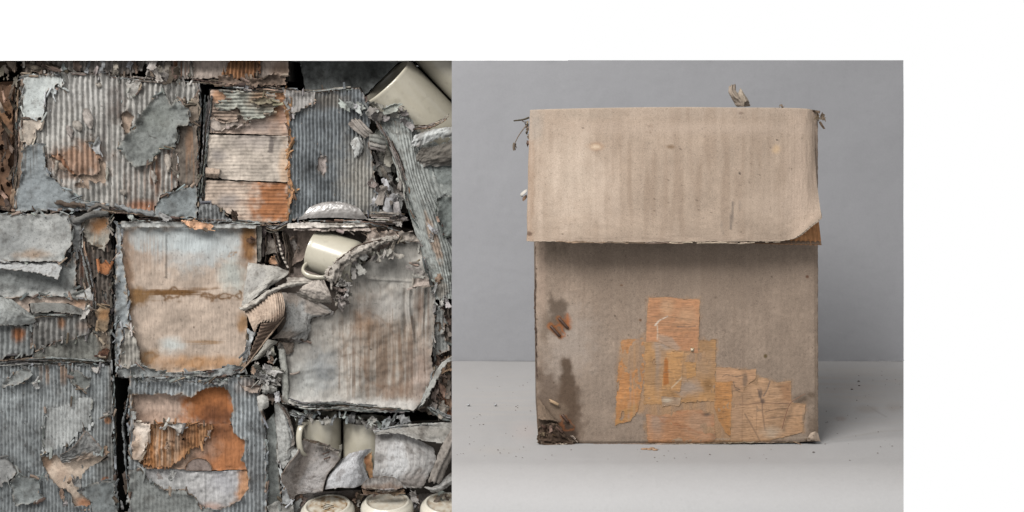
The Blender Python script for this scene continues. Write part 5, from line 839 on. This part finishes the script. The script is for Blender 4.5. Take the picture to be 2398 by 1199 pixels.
tx, ty = PXY[:, 0], PXY[:, 1]
dirt = [('h', (1200, 950, 120, 60), (176, 170, 164), .35, .9), ('h', (2000, 930, 130, 70), (172, 166, 160), .45, .9), ('h', (1990, 900, 110, 30), (166, 156, 150), .4, .9), ('e', (2030, 958, 22, 9), (150, 142, 136), .5, .8), ('e', (2095, 955, 20, 9), (152, 144, 138), .5, .8), ('l', [(2035, 952), (2075, 976)], (140, 136, 132), .5, 1.6), ('l', [(1950, 1030), (2070, 1010), (2116, 1008)], (158, 154, 150), .5, 1.8), ('e', (1970, 980, 12, 6), (150, 138, 132), .6, .7), ('e', (1170, 1055, 60, 8), (168, 164, 160), .5, .8), ('e', (1230, 1010, 26, 20), (178, 168, 164), .5, .9), ('e', (1990, 870, 60, 8), (170, 166, 163), .4, .9)]
top_shade_ = (1 - sst(1090, 1215, ty))[:, None] * .97  # shading put into the paper's colour: darker on top, lighter over the front edge
Ct = Ct * (1 - top_shade_) + lin((166, 164, 163)) * g_ * top_shade_ * (1 + .02 * fbm(PXY[:, 0] / 40, PXY[:, 1] / 20, 3, 78))[:, None]
Ct = tint(Ct, tx, ty, dirt, g_, 900)
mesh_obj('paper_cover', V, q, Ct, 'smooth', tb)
def slab(name, t0_, t1_, z0, z1, ins, mat):
    c = []
    for z_ in (z0, z1):
        for px_, t in ((1058 + ins, t1_), (2116 - ins, t1_), (2116 - ins, t0_), (1058 + ins, t0_)): k = (D - t) / D; c.append(((px_ - X0) * k * S, -t * S, z_))
    mesh_obj(name, np.array(c), [(3, 2, 1, 0), (4, 5, 6, 7), (0, 1, 5, 4), (1, 2, 6, 5), (2, 3, 7, 6), (3, 0, 4, 7)], None, mat, tb, False)
slab('table_top', TB - 6, 186, ZT - .04, ZT - .003, 3, 'white_paint')
slab('apron', TB + 60, 160, ZT - .21, ZT - .041, 30, 'white_paint')
for px_ in (1130, 2040):
    for t in (TB + 80, 140):
        k = (D - t) / D; x_ = (px_ - X0) * k * S
        box_mesh('leg', (x_ - .02, -t * S - .02, 0), (x_ + .02, -t * S + .02, ZT - .211), 'white_paint', tb)
# ------------------------------------------------------------------ the single carton
cb = thing('cardboard_box', 'single brown carton with a hanging top flap and old orange tape on the white table', 'cardboard box', W(np.array(1585.), np.array(1040.), -270))
zt_ = Z(1400, 670, 3.073); zr = Z(1640, 780, 4.134)
bodyp = [(1251, 262), (1916, 258), (1917, 1034), (1600, 1042), (1370, 1041), (1262, 1044), (1257, 980)]
hull(cb, 'box_body', [(1254, 262), (1915, 262), (1915, 1034), (1600, 1039), (1262, 1039)], -6, 520, (118, 104, 92), side='R')
BC = (155, 137, 122)
def bulge(x, y): return 7 * np.sin((x - 1251) / 665 * math.pi) * np.sin((y - 262) / 780 * math.pi) - 5 * sst(1905, 1920, x) - 5 * sst(1262, 1250, x) - 5 * sst(1030, 1046, y)
front = layer(cb, 'front_panel', bodyp, 0, BC, st=1.9, flute=('v', 11, .07), rag=(.8, 16), lift=0, bump=1.2, bs=90, thick=5, mat='card', mott=.11, side='R', tfun=bulge, edge=(110, 92, 78),
  stains=[('p', zt_((150,400),(340,370),(365,85),(730,90),(725,370),(850,400),(850,590)) + zr((400,350),(540,420),(660,460),(870,470),(890,660),(1020,690),(990,950),(780,1015)) + [(1800, 1040), (1510, 1042), (1512, 960), (1440, 990)], (176, 138, 102), .8, 9), ('v', (1580, 800, 330, 260), (142, 124, 110), .5, .9), ('v', (1600, 640, 330, 130), (146, 128, 113), .6, .9), ('e', (1400, 900, 40, 140), (150, 134, 121), .5, .9), ('e', (1640, 640, 260, 80), (152, 134, 119), .4, .9), ('e', (1840, 920, 60, 90), (144, 128, 114), .45, .9), ('e', (1330, 800, 50, 70), (172, 160, 150), .6, .9), ('e', (1290, 900, 30, 40), (168, 156, 146), .5, .9),
   ('p', [(1290, 690), (1300, 705), (1315, 692), (1328, 715), (1330, 765), (1310, 790), (1286, 770), (1288, 740)], (96, 82, 70), .85, 8), ('p', [(1266, 740), (1275, 728), (1288, 745), (1290, 770), (1278, 800), (1266, 790)], (118, 102, 88), .7, 7),
   ('p', [(1312, 845), (1322, 835), (1334, 842), (1345, 880), (1350, 920), (1355, 970), (1340, 1000), (1318, 985), (1306, 950), (1310, 900)], (88, 71, 57), .92, 9), ('p', [(1258, 850), (1300, 880), (1352, 920), (1366, 1000), (1356, 1046), (1254, 1046), (1254, 860)], (100, 82, 68), .72, 20), ('p', [(1290, 930), (1320, 940), (1330, 990), (1300, 1000), (1270, 960)], (126, 108, 92), .8, 9), ('p', [(1254, 930), (1268, 950), (1290, 975), (1320, 985), (1345, 1000), (1356, 1046), (1254, 1046)], (66, 52, 42), .92, 8),
   ('l', [(1289, 763), (1312, 788)], (150, 92, 48), .75, 8), ('l', [(1308, 745), (1332, 768)], (150, 92, 48), .6, 7), ('l', [(1330, 765), (1329, 735)], (158, 96, 52), .5, 3), ('e', (1302, 768, 10, 14), (128, 92, 62), .5, .9), ('e', (1330, 752, 7, 12), (168, 98, 50), .7, .9), ('r', [(1296, 765), (1314, 770), (1322, 785), (1308, 790)], (160, 90, 40), .7, 3), ('r', [(1310, 972), (1330, 980), (1340, 1000), (1322, 1004)], (140, 84, 46), .6, 3),
   ('e', (1305, 580, 34, 22), (100, 88, 76), .7, .9), ('e', (1270, 640, 8, 100), (172, 150, 134), .5, .8), ('e', (1792, 833, 4, 4), (94, 78, 46), .9, .4), ('e', (1890, 648, 3, 3), (110, 78, 60), .9, .4), ('e', (1499, 749, 3, 3), (110, 80, 56), .9, .5), ('e', (1455, 667, 3, 2), (120, 94, 74), .9, .5), ('e', (1675, 696, 5, 3), (120, 104, 90), .7, .5), ('e', (1512, 702, 3, 3), (120, 96, 78), .7, .5),
   ('e', (1880, 935, 16, 12), (108, 92, 78), .8, .7), ('e', (1905, 995, 14, 26), (108, 92, 78), .7, .8), ('e', (1900, 925, 8, 6), (104, 88, 74), .8, .6), ('l', [(1908, 560), (1910, 1030)], (136, 118, 102), .6, 1.5), ('l', [(1253, 1032), (1300, 1034), (1600, 1030), (1905, 1024)], (176, 158, 140), .5, 2), ('e', (1250, 1000, 30, 60), (110, 94, 80), .6, .9)]
  + [('e', (rnd.uniform(1265, 1905), rnd.uniform(590, 1020), rnd.uniform(.8, 1.8), rnd.uniform(.8, 1.8)), (84, 70, 58), .8, .5) for _ in range(26)] + [('l', [(x, y), (x + rnd.uniform(-6, 6), y + rnd.uniform(10, 40))], (140, 122, 106), .5, 1) for x, y in [(rnd.uniform(1300, 1860), rnd.uniform(620, 960)) for _ in range(10)]])
# torn left edge strip of the box
patch(cb, 'torn_edge', [[(1251, 575, -8), (1256, 575, 0)], [(1253, 700, -8), (1257, 700, 0)], [(1255, 850, -8), (1258, 850, 0)], [(1256, 975, -8), (1262, 975, 0)]], (96, 80, 68), side='R', rag=(2, 2, 1.6, .3), rs=9, res=2, noise=.8)
lamina(cb, [(1252, 580), (1255, 800), (1256, 960)], 14, [(104, 88, 76), (88, 72, 60), (130, 114, 100)], h=(2, 4), ln=(30, 100), t=(-8, 1), jit=1.5, side='R')
# crushed, rusty lower left corner
zc = Z(1230, 670, 3.0)
patch(cb, 'crushed_corner', ppts([[(78,760,-2),(110,800,2),(150,860,5),(190,920,4)], [(82,880,4),(120,910,10),(180,930,8),(230,950,5)], [(84,935,8),(130,945,14),(190,945,10),(240,960,6)]], zc), (126, 108, 92), side='R', rag=(2, 4, 1, 3), rs=7, res=1.8, noise=2, edge=(78, 62, 50))
patch(cb, 'crushed_corner', ppts([[(90,985,2),(130,965,6),(200,955,6),(250,985,4)], [(86,1030,8),(140,1020,2),(210,1010,8),(280,1040,3)], [(76,1075,10),(140,1080,8),(240,1090,4),(340,1090,3)], [(84,1110,6),(150,1120,8),(240,1112,6),(370,1110,3)]], zc), (80, 64, 52), side='R', rag=(3, 3, 3, 5), rs=7, res=1.8, noise=3, nscale=16, crumple=3, edge=(150, 132, 114))
lamina(cb, zc((80,1070),(130,1120),(240,1116),(370,1112)), 16, [(150, 134, 118), (112, 94, 80), (170, 154, 138)], h=(3, 6), ln=(14, 40), t=(2, 10), jit=3, side='R')
lamina(cb, zc((300,1040),(340,1060),(385,1112)), 6, [(160, 148, 136), (112, 94, 80)], h=(3, 6), ln=(14, 30), t=(2, 7), jit=3, side='R')
scraps(cb, 'torn_strip', zc((130,990),(180,1000),(150,1050),(210,1050),(250,1060),(120,1040)), (12, 22), [(84, 66, 52), (120, 100, 84), (70, 56, 46)], t=(4, 12), side='R', res=1.8, ang=(.2, 2.2))
patch(cb, 'splinter', ppts([[(160,790,4),(200,800,7),(244,830,5)], [(166,802,9),(200,818,12),(242,842,9)], [(166,812,4),(200,832,6),(236,852,4)]], zc), (186, 158, 128), side='R', rag=(1, 1, 2, 2), rs=4, res=1.6, noise=1, flute=('u', 2, .6), edge=(104, 80, 60))
for (a, b_), an in (((211, 316), .85), ((268, 260), .85), ((280, 930), .9), ((240, 1010), .75)):
    p_ = zc((a, b_))[0]; staple(cb, p_[0], p_[1], an, 33 if b_ < 500 else 24, 7, side='R', wd=6.5)
# lower right corner fraying
lamina(cb, [(1880, 1026), (1905, 1022), (1923, 1034)], 12, [(160, 142, 126), (176, 160, 144), (120, 100, 84)], h=(3, 7), ln=(10, 30), t=(1, 8), jit=4, side='R')
patch(cb, 'torn_edge', [[(1898, 1012, 3), (1910, 1008, 5), (1917, 1014, 1)], [(1890, 1026, 6), (1906, 1024, 10), (1921, 1028, 4)], [(1888, 1034, 4), (1908, 1034, 7), (1924, 1036, 2)]], (172, 154, 138), side='R', rag=(2, 2, 2, 2), rs=6, res=1.8, noise=1.5)
lamina(cb, [(1262, 1043), (1370, 1041), (1600, 1041), (1900, 1034)], 16, [(150, 132, 116), (130, 112, 96)], h=(2, 3.5), ln=(60, 200), t=(-1, 3), jit=1, side='R')
# ------------------------------------------------------------------ flap
FC = (164, 146, 130)
patch(cb, 'flap_board', [[(1246, 262, -4), (1575, 256, -3), (1902, 260, -4)], [(1241, 420, 24), (1575, 420, 29), (1910, 420, 24)], [(1238, 552, 60), (1575, 555, 64), (1925, 562, 56)], [(1238, 557, 61), (1575, 560, 66), (1925, 567, 56)]], (196, 142, 98), side='R', rag=(0, 1, .5, 1), rs=9, res=2.6, thick=3, noise=.5, flute=('v', 62, .9), mat='streak', back=(120, 100, 84))
flap = patch(cb, 'hanging_flap', [[(1243, 258, -16), (1256, 255, 4), (1400, 251, 6), (1570, 249, 8), (1740, 250, 6), (1850, 251, 5), (1890, 253, 4), (1906, 257, -6)],
  [(1241, 310, -6), (1254, 308, 17), (1400, 306, 21), (1570, 306, 23), (1740, 306, 21), (1850, 306, 18), (1890, 306, 17), (1908, 308, 5)],
  [(1238, 400, 10), (1252, 400, 35), (1400, 400, 43), (1570, 400, 47), (1740, 400, 42), (1850, 400, 36), (1890, 400, 34), (1911, 400, 23)],
  [(1236, 490, 34), (1250, 490, 57), (1400, 490, 65), (1570, 490, 70), (1740, 490, 65), (1850, 486, 57), (1892, 478, 55), (1919, 470, 47)],
  [(1235, 540, 49), (1250, 541, 72), (1400, 543, 78), (1570, 543, 82), (1740, 542, 78), (1848, 536, 70), (1894, 516, 73), (1923, 498, 75)],
  [(1234, 564, 57), (1249, 566, 78), (1400, 567, 83), (1570, 567, 87), (1740, 566, 83), (1846, 563, 74), (1890, 536, 101), (1923, 508, 120)]], FC, side='R', mat='card', mott=.07, flute=('v', 62, .10), rag=(.6, 2.4, .8, .8), rs=8, res=2.0, thick=4, noise=1.0, nscale=60, edge=(206, 190, 172), back=(170, 140, 112),
  pst=[('e', (1570, 262, 330, 14), (166, 150, 136), .5, .9), ('e', (1390, 268, 60, 12), (152, 138, 124), .6, .9), ('e', (1255, 290, 14, 40), (150, 140, 130), .8, .8), ('p', [(1236, 330), (1251, 330), (1249, 570), (1230, 570)], (150, 128, 110), .75, 4), ('v', (1580, 410, 330, 150), (146, 127, 111), .7, .95), ('v', (1350, 420, 120, 130), (188, 170, 154), .6, .9), ('v', (1300, 330, 50, 60), (168, 150, 134), .6, .8), ('e', (1640, 300, 300, 14), (172, 154, 139), .6, .9),
    ('e', (1395, 343, 16, 9), (158, 126, 100), .8, .6), ('e', (1395, 343, 10, 5), (200, 180, 156), .8, .5), ('e', (1571, 344, 8, 4), (128, 106, 86), .9, .6), ('v', (1715, 498, 6, 36), (96, 88, 80), .95, .7), ('l', [(1717, 475), (1714, 510), (1712, 535)], (110, 100, 92), .8, 3), ('l', [(1690, 520), (1693, 548)], (140, 126, 114), .6, 2), ('e', (1733, 480, 3, 10), (140, 126, 114), .7, .6), ('r', [(1512, 290), (1520, 293), (1520, 310), (1512, 312), (1507, 300)], (140, 120, 104), .6, 1.5), ('e', (1733, 406, 2, 2.5), (50, 42, 38), 1, .4), ('e', (1820, 328, 2, 2), (60, 50, 44), 1, .4), ('e', (1240, 548, 6, 5), (92, 70, 56), .8, .5), ('e', (1818, 350, 8, 8), (196, 166, 130), .6, .8), ('e', (1830, 480, 80, 40), (178, 160, 144), .5, .9), ('e', (1735, 265, 6, 3), (120, 102, 90), .8, .5), ('e', (1340, 420, 60, 90), (198, 182, 166), .5, .9), ('e', (1870, 430, 30, 120), (182, 162, 146), .5, .9), ('l', [(1790, 540), (1860, 515), (1910, 500)], (164, 146, 130), .5, 4)]
  + [('e', (rnd.uniform(1260, 1900), rnd.uniform(270, 555), rnd.uniform(.7, 1.7), rnd.uniform(.7, 1.7)), (92, 76, 64), .8, .5) for _ in range(44)])
lamina(flap, [(1240, 565), (1400, 568), (1570, 569), (1740, 568), (1840, 565)], 22, [(206, 188, 168), (176, 156, 136), (150, 128, 108)], h=(1.6, 3), ln=(30, 130), t=(79, 86), jit=1.2, side='R', noise=.8)
# ------------------------------------------------------------------ old tape
OT, OT2, OT3 = (194, 134, 78), (194, 138, 96), (188, 128, 62)
def tape(poly, t, col, stains=(), rag=(1.2, 10), **k): return layer(cb, 'packing_tape', poly, .15 + t * .4, col, st=1.6, rag=rag, lift=.2, lw=3, bump=.3, bs=20, thick=.15 + t * .4, mat='tape', mott=.12, side='R', gain=.86, stains=stains, edge=k.pop('edge', (176, 138, 100)), tfun=bulge, **k)
BCr = (168, 148, 132)
crk = lambda x0, x1, y0, y1, n: [('l', [(x, y), (x + rnd.uniform(4, 22), y + rnd.uniform(-1.5, 1.5))], (132, 100, 70), .5, .7) for x, y in [(rnd.uniform(x0, x1), rnd.uniform(y0, y1)) for _ in range(n)]]
tape(zt_((165,385),(330,370),(335,620),(300,830),(285,900),(240,965),(125,1000),(140,640)), 1.2, OT, [('v', zt_((250,650))[0] + (16, 110), BCr, .9, .6), ('v', zt_((300,520))[0] + (12, 60), BCr, .9, .6), ('r', zt_((140,990),(240,950),(280,880),(240,900),(180,930)), (196, 152, 84), .4, 4)], rag=(2, 8), erode=.62)
tape(zt_((330,400),(440,380),(640,400),(850,380),(845,500),(840,830),(700,830),(450,850),(330,850)), 1.4, (184, 138, 88), [('e', zt_((500,420))[0] + (26, 16), BCr, .9, .7), ('e', zt_((720,560))[0] + (34, 34), (176, 146, 118), .6, .9), ('v', zt_((400,560))[0] + (24, 60), BCr, .8, .7), ('e', zt_((650,730))[0] + (26, 18), BCr, .9, .6), ('e', zt_((790,700))[0] + (10, 12), (140, 100, 52), .8, .6), ('e', zt_((400,640))[0] + (20, 30), (150, 118, 86), .5, .8)] + crk(1512, 1670, 800, 940, 20), rag=(2.5, 8), erode=.8)
tape(zt_((365,82),(500,75),(620,90),(732,92),(728,300),(718,478),(560,460),(430,400),(345,400),(350,240)), 2.2, OT2, [('e', zt_((500,150))[0] + (14, 24), (206, 166, 128), .6, .8), ('e', zt_((640,220))[0] + (26, 20), (204, 162, 124), .6, .8), ('p', zt_((430,340),(530,370),(590,440),(560,470),(430,470)), (176, 150, 128), .8, 4), ('h', zt_((540,290))[0] + (58, 20), (150, 112, 78), .5, .8), ('l', zt_((570,290),(640,292),(700,285)), (110, 88, 72), .8, 1.4), ('l', zt_((410,280),(440,245),(500,215)), (224, 208, 190), .9, 1.6), ('l', zt_((425,280),(430,330),(425,380)), (214, 192, 168), .7, 1.8), ('l', zt_((365,215),(520,220),(690,240)), (140, 108, 80), .6, 1.0)] + crk(1514, 1632, 698, 800, 40))
tape(zt_((495,470),(620,465),(600,700),(590,760),(460,740),(470,560)), 2.4, (196, 146, 92), [('p', zt_((485,490),(505,540),(510,700),(470,715),(470,560)), (176, 106, 36), .95, 2), ('l', zt_((500,760),(600,660),(625,600)), (214, 190, 160), .8, 1.5)] + crk(1552, 1600, 830, 910, 12))
tape(zt_((620,545),(705,545),(705,650),(640,665)), 2.0, (188, 140, 86), crk(1602, 1626, 850, 880, 5))
tape(zt_((455,790),(600,800),(585,865),(520,855),(460,868)), 3.0, (166, 138, 112), [('e', zt_((500,820))[0] + (10, 5), (206, 190, 168), .8, .6), ('e', zt_((590,800))[0] + (6, 5), (200, 176, 146), .8, .6)])
tape(zt_((345,920),(450,930),(590,890),(740,888),(835,920),(850,1090),(830,1130),(360,1130)), 1.6, (190, 138, 98), [('e', zt_((420,980))[0] + (16, 30), (172, 146, 126), .8, .8), ('e', zt_((730,1000))[0] + (28, 36), (186, 148, 118), .8, .8), ('e', zt_((790,920))[0] + (9, 6), (100, 84, 72), .8, .6), ('e', zt_((850,1080))[0] + (10, 20), (150, 120, 94), .8, .7), ('r', zt_((345,920),(450,930),(590,890),(740,888),(835,920),(850,1090)), (176, 108, 62), .4, 3)], rag=(2, 8))
tape(zr((150,328),(290,330),(400,356),(535,345),(540,430),(480,480),(400,570),(310,560),(150,480)), 1.3, (188, 146, 110), [('e', zr((430,460))[0] + (5, 16), (124, 100, 80), .8, .6)] + [('l', zr((210,420),(250,400),(350,420),(430,400)), (118, 92, 72), .8, 1.2), ('l', zr((320,470),(330,520),(380,545),(310,560)), (110, 86, 66), .8, 1.3), ('l', zr((340,540),(380,570)), (110, 86, 66), .8, 1.3)])
tape(zr((140,470),(310,465),(305,700),(290,1000),(240,960),(180,850),(130,720)), 1.8, (196, 138, 80), [('h', zr((220,700))[0] + (18, 50), (160, 112, 62), .5, .8), ('l', zr((300,480),(312,640),(296,800)), (120, 96, 80), .7, 1.2)] + crk(1676, 1706, 900, 1000, 14))
tape(zr((310,560),(400,570),(480,475),(540,500),(560,430),(640,430),(670,460),(740,475),(880,458),(882,670),(1020,690),(990,960),(800,1010),(560,1060),(400,1075),(290,1060),(300,700)), 1.5, (190, 150, 114), [('p', zr((880,470),(760,500),(800,650),(880,660)), (170, 124, 86), .8, 6), ('l', zr((555,540),(580,620),(600,670),(600,760),(625,930)), (112, 84, 70), .6, 1.6), ('e', zr((580,590))[0] + (5, 12), (104, 86, 74), .8, .6), ('e', zr((600,660))[0] + (5, 5), (84, 66, 54), .8, .6), ('l', zr((672,465),(650,540),(610,610)), (116, 96, 84), .8, 1.6),
   ('l', zr((310,690),(460,690),(540,675),(880,680)), (112, 80, 62), .6, 1.6), ('l', zr((408,580),(405,1070)), (150, 114, 86), .7, 1.0), ('l', zr((540,680),(545,960)), (150, 114, 86), .6, .9), ('l', zr((430,780),(500,900),(560,1010),(580,1060)), (132, 104, 82), .6, 1.8), ('l', zr((630,760),(720,740),(850,730)), (110, 84, 64), .8, 1.1), ('l', zr((640,825),(800,810),(990,795)), (120, 92, 70), .7, 1.1), ('e', zr((350,850))[0] + (10, 40), (186, 148, 116), .7, .8), ('e', zr((940,900))[0] + (16, 20), (196, 152, 112), .7, .8), ('e', zr((1005,860))[0] + (5, 24), (124, 108, 92), .8, .6), ('e', zr((680,960))[0] + (20, 12), (200, 182, 160), .6, .8)] + crk(1720, 1880, 900, 1020, 44))
bead = layer(cb, 'glue_bead', [(1617, 815), (1624, 815), (1624, 822), (1617, 822)], 3, (190, 176, 150), st=1, rag=(.3, 4), lift=0, bump=.2, mat='glaze', side='R', tfun=lambda x, y: bulge(x, y) + 4 * np.clip(1 - ((x - 1620.5) ** 2 + (y - 818.5) ** 2) / 14, 0, 1))
# straw lying across the lower right of the front
def tube(name, pts, r, col, par, side='R', sg=7, mat='paper', taper=.5):
    p = crom(np.array([tuple(W(np.array(float(a)), np.array(float(b)), (T0 + KS * c) if side == 'L' else c)) for a, b, c in pts]), max(12, len(pts) * 6), 0)
    tg = np.gradient(p, axis=0); V = []; n = len(p)
    for i in range(n):
        t = Vector(tg[i]).normalized(); u = t.cross(Vector((0, 1, .2))).normalized(); v = t.cross(u); rr = r * S * (1 - taper * i / n)
        for j in range(sg): th = 2 * math.pi * j / sg; V.append(tuple(Vector(p[i]) + (u * math.cos(th) + v * math.sin(th)) * rr))
    q = [(i * sg + j, i * sg + (j + 1) % sg, (i + 1) * sg + (j + 1) % sg, (i + 1) * sg + j) for i in range(n - 1) for j in range(sg)]
    C = np.broadcast_to(lin(col) * GAIN[side], (len(V), 3)).copy()
    return mesh_obj(name, np.array(V), q, C, mat, par)
s1 = tube('dry_fibre', [(*zr((790,930))[0], 9), (*zr((830,780))[0], 11), (*zr((870,680))[0], 12), (*zr((940,630))[0], 10), (*zr((1015,588))[0], 7)], 1.1, (140, 104, 84), None); s1['label'] = 'thin curved reddish fibre stuck across the tape at the lower right of the single carton'; s1['category'] = 'dry fibre'
s2 = tube('dry_fibre', [(1858, 1034, 3), (1878, 1042, 6), (1892, 1050, 10), (1898, 1046, 14), (1890, 1054, 18), (1876, 1058, 22)], .7, (172, 140, 112), None); s2['label'] = 'fine looped fibre lying on the paper in front of the single carton'; s2['category'] = 'dry fibre'
# ------------------------------------------------------------------ plant debris caught on the carton
def ptop(name, label, cat, net, col, **k):
    o = patch(None, name, net, col, side='R', **k); o['label'] = label; o['category'] = cat; return o
zb_ = Z(1660, 170, 2.788)
bk_ = ptop('bark_curl', 'curled grey brown strip of bark standing on top of the single carton', 'bark', ppts([[(128,90,-30),(150,74,-22),(178,76,-34)], [(124,120,-30),(150,115,-14),(182,128,-30)], [(140,160,-32),(175,160,-12),(212,150,-28)], [(160,195,-34),(205,190,-12),(255,170,-30)], [(178,226,-34),(225,226,-14),(280,224,-32)]], zb_), (160, 146, 132), rag=(3, 1, 3, 3), rs=7, res=1.7, noise=1.5, mat='streak', flute=('v', 3, .8), edge=(92, 78, 66), back=(120, 104, 90), thick=3)
patch(bk_, 'split_end', ppts([[(186,135,-18),(205,98,-12),(215,120,-20)], [(200,170,-14),(222,140,-4),(240,150,-18)], [(225,226,-14),(250,190,-6),(270,200,-18)]], zb_), (172, 158, 142), side='R', rag=(2, 2, 1, 1), rs=6, res=1.7, noise=1.5, mat='streak', edge=(92, 78, 66))
cr = thing('dead_leaf', 'bunch of dry brown leaf scraps caught at the top right corner of the single carton', 'dead leaf', W(np.array(1912.), np.array(275.), -4))
scraps(cr, 'leaf_scrap', zb_((700,255),(715,260),(735,270),(745,290),(710,285),(720,300),(705,310),(750,300)), (10, 20), [(112, 96, 82), (140, 124, 108), (84, 70, 58), (160, 146, 130)], t=(-8, 6), side='R', res=1.6, curl=1, thick=1)
patch(cr, 'leaf_scrap', ppts([[(710,320,-4),(730,315,2)], [(722,345,-2),(745,332,4)], [(745,372,-4),(768,370,-2)]], zb_), (110, 92, 76), side='R', rag=(2, 1, 1, 1), rs=6, res=1.6, noise=1.2, thick=1.2)
c2 = thing('dead_leaf', 'tiny brown leaf crumb on the top edge of the single carton', 'dead leaf', W(np.array(1831.), np.array(250.), 0))
scraps(c2, 'leaf_scrap', zb_((462,220),(478,224),(490,222)), (8, 13), [(112, 92, 74), (150, 130, 108)], t=(0, 5), side='R', res=1.5, curl=1, thick=1)
zl = Z(1170, 170, 3.633)
st_ = thing('dried_stem', 'dark dried stem with a hanging seed head at the upper left of the single carton', 'dried stem', W(np.array(1238.), np.array(290.), -8))
tube('stem', [(*zl((250,382))[0], -6), (*zl((200,400))[0], -2), (*zl((120,410))[0], 4)], 2.4, (78, 70, 56), st_, taper=.3)
tube('stem', [(*zl((245,440))[0], -4), (*zl((210,470))[0], 0), (*zl((160,540))[0], 4), (*zl((128,605))[0], 6)], 1.7, (116, 102, 90), st_, taper=.4)
tube('stem', [(*zl((245,420))[0], -4), (*zl((210,420))[0], 2), (*zl((185,405))[0], 4)], 1.4, (100, 86, 74), st_, taper=.4)
scraps(st_, 'leaf_scrap', zl((238,430),(240,470),(232,500),(245,540),(246,600),(225,450)), (12, 22), [(104, 84, 70), (140, 122, 106), (84, 68, 56)], t=(-6, 4), side='R', res=1.6, curl=1, ang=(1.2, 1.9), thick=1)
tube('seed_head', [(*zl((130,600))[0], 6), (*zl((124,615))[0], 6), (*zl((122,640))[0], 6), (*zl((126,662))[0], 6)], 4.2, (104, 92, 80), st_, taper=.2)
tube('seed_head', [(*zl((126,606))[0], 8), (*zl((138,625))[0], 8), (*zl((148,645))[0], 7)], 1.8, (86, 72, 60), st_, taper=.8)
pt = thing('dry_petal', 'small pale curled petal clinging to the left edge of the flap', 'dry petal', W(np.array(1228.), np.array(458.), 8))
patch(pt, 'petal', ppts([[(236,985,6),(240,1000,6)], [(200,1000,8),(222,1030,16)], [(172,1030,8),(200,1050,14)], [(180,1060,4),(210,1065,8)]], zl), (190, 184, 176), side='R', rag=(1, 1, 1, 1), rs=5, res=1.6, noise=1.2, thick=1)
patch(pt, 'petal', ppts([[(232,1030,6),(240,1060,4)], [(205,1045,12),(225,1085,10)], [(186,1075,6),(200,1102,4)]], zl), (140, 112, 92), side='R', rag=(1, 1, 1, 1), rs=5, res=1.6, noise=1.2, thick=1)
# ------------------------------------------------------------------ crumbs on the paper
def tpt(px, py):
    k = (ZC - ZT) / ((py - Y0) * S); return np.array([(px - X0) * k * S, -(D - k * D) * S, ZT])
def crumbs(pts, size):
    V, q = [], []
    for px, py in pts:
        p = tpt(px, py); r = rnd.uniform(*size) * S; n = len(V); h = r * rnd.uniform(.5, .9)
        for lv, (rr, zz_) in enumerate(((1, 0), (.8, h * .7), (.25, h))):
            for j in range(6): th = j * 1.047 + rnd.uniform(-.3, .3); V.append((p[0] + math.cos(th) * r * rr * 1.4, p[1] + math.sin(th) * r * rr, p[2] + .0007 + zz_))
        for l_ in range(2):
            for j in range(6): q.append((n + l_ * 6 + j, n + l_ * 6 + (j + 1) % 6, n + l_ * 6 + 6 + (j + 1) % 6, n + l_ * 6 + 6 + j))
        q += [(n + 12, n + 13, n + 14, n + 15), (n + 12, n + 15, n + 16, n + 17)]
    return np.array(V), q
V, q = crumbs([(1235, 897), (1225, 903), (1217, 905), (1126, 975), (1117, 978), (1110, 981), (1132, 995), (1125, 1055), (1135, 1069), (1235, 1000), (1230, 1009), (1260, 955), (1226, 1048), (1166, 1055), (1180, 1053), (2011, 894), (2012, 904), (1995, 913), (1955, 912), (2044, 891), (2077, 890), (2097, 890), (2065, 870), (1934, 991), (1905, 1060), (1990, 1079), (2065, 880), (2035, 925), (1960, 980)] + [(rnd.uniform(1070, 1245), rnd.uniform(880, 1080)) for _ in range(34)] + [(rnd.uniform(1930, 2110), rnd.uniform(870, 1070)) for _ in range(28)] + [(rnd.uniform(1260, 1920), rnd.uniform(1050, 1082)) for _ in range(20)], (.5, 1.5))
o = mesh_obj('crumbs', V, q, np.broadcast_to(lin((84, 70, 60)) * .5, V.shape).copy(), 'paper', None); o['kind'] = 'stuff'; o['label'] = 'dark crumbs scattered over the white paper'; o['category'] = 'crumbs'
V, q = crumbs([(2011, 894), (1995, 913), (1905, 1060), (2012, 904)], (2., 3.)); o = mesh_obj('crumbs', V, q, np.broadcast_to(lin((60, 46, 38)) * .5, V.shape).copy(), 'paper', None); o['kind'] = 'stuff'; o['label'] = 'larger dark crumbs on the paper at the right'; o['category'] = 'crumbs'
ch = thing('bark_chip', 'flat brown chip lying on the paper just below the carton', 'bark chip', tpt(1515, 1053))
V, q = crumbs([(1508, 1053), (1515, 1052), (1521, 1054), (1527, 1052), (1534, 1055)], (3, 6)); V[:, 2] = np.minimum(V[:, 2], ZT + .0025); mesh_obj('flake', V, q, np.broadcast_to(lin((150, 122, 98)) * .5, V.shape).copy(), 'paper', ch)
for px, py, lb in ((1097, 951, 'small clear bead on the white paper near the stack'), (1160, 951, 'small clear bead on the white paper nearer the single carton')):
    p = tpt(px, py); r = 4.2 * S; pr = [(.0001, r * 1.3)] + [(r * math.sin(a), r * .9 * math.cos(a) * .7 + r * .55) for a in np.linspace(.15, 2.6, 12)] + [(.0001, .0004)]
    gb = lathe(pr, p + np.array([0, 0, .0006]), (0, 0, 1), 'glass_bead', None, col=(150, 150, 152), seg=20); gb['label'] = lb; gb['category'] = 'bead'; gb['group'] = 'clear beads on the paper'
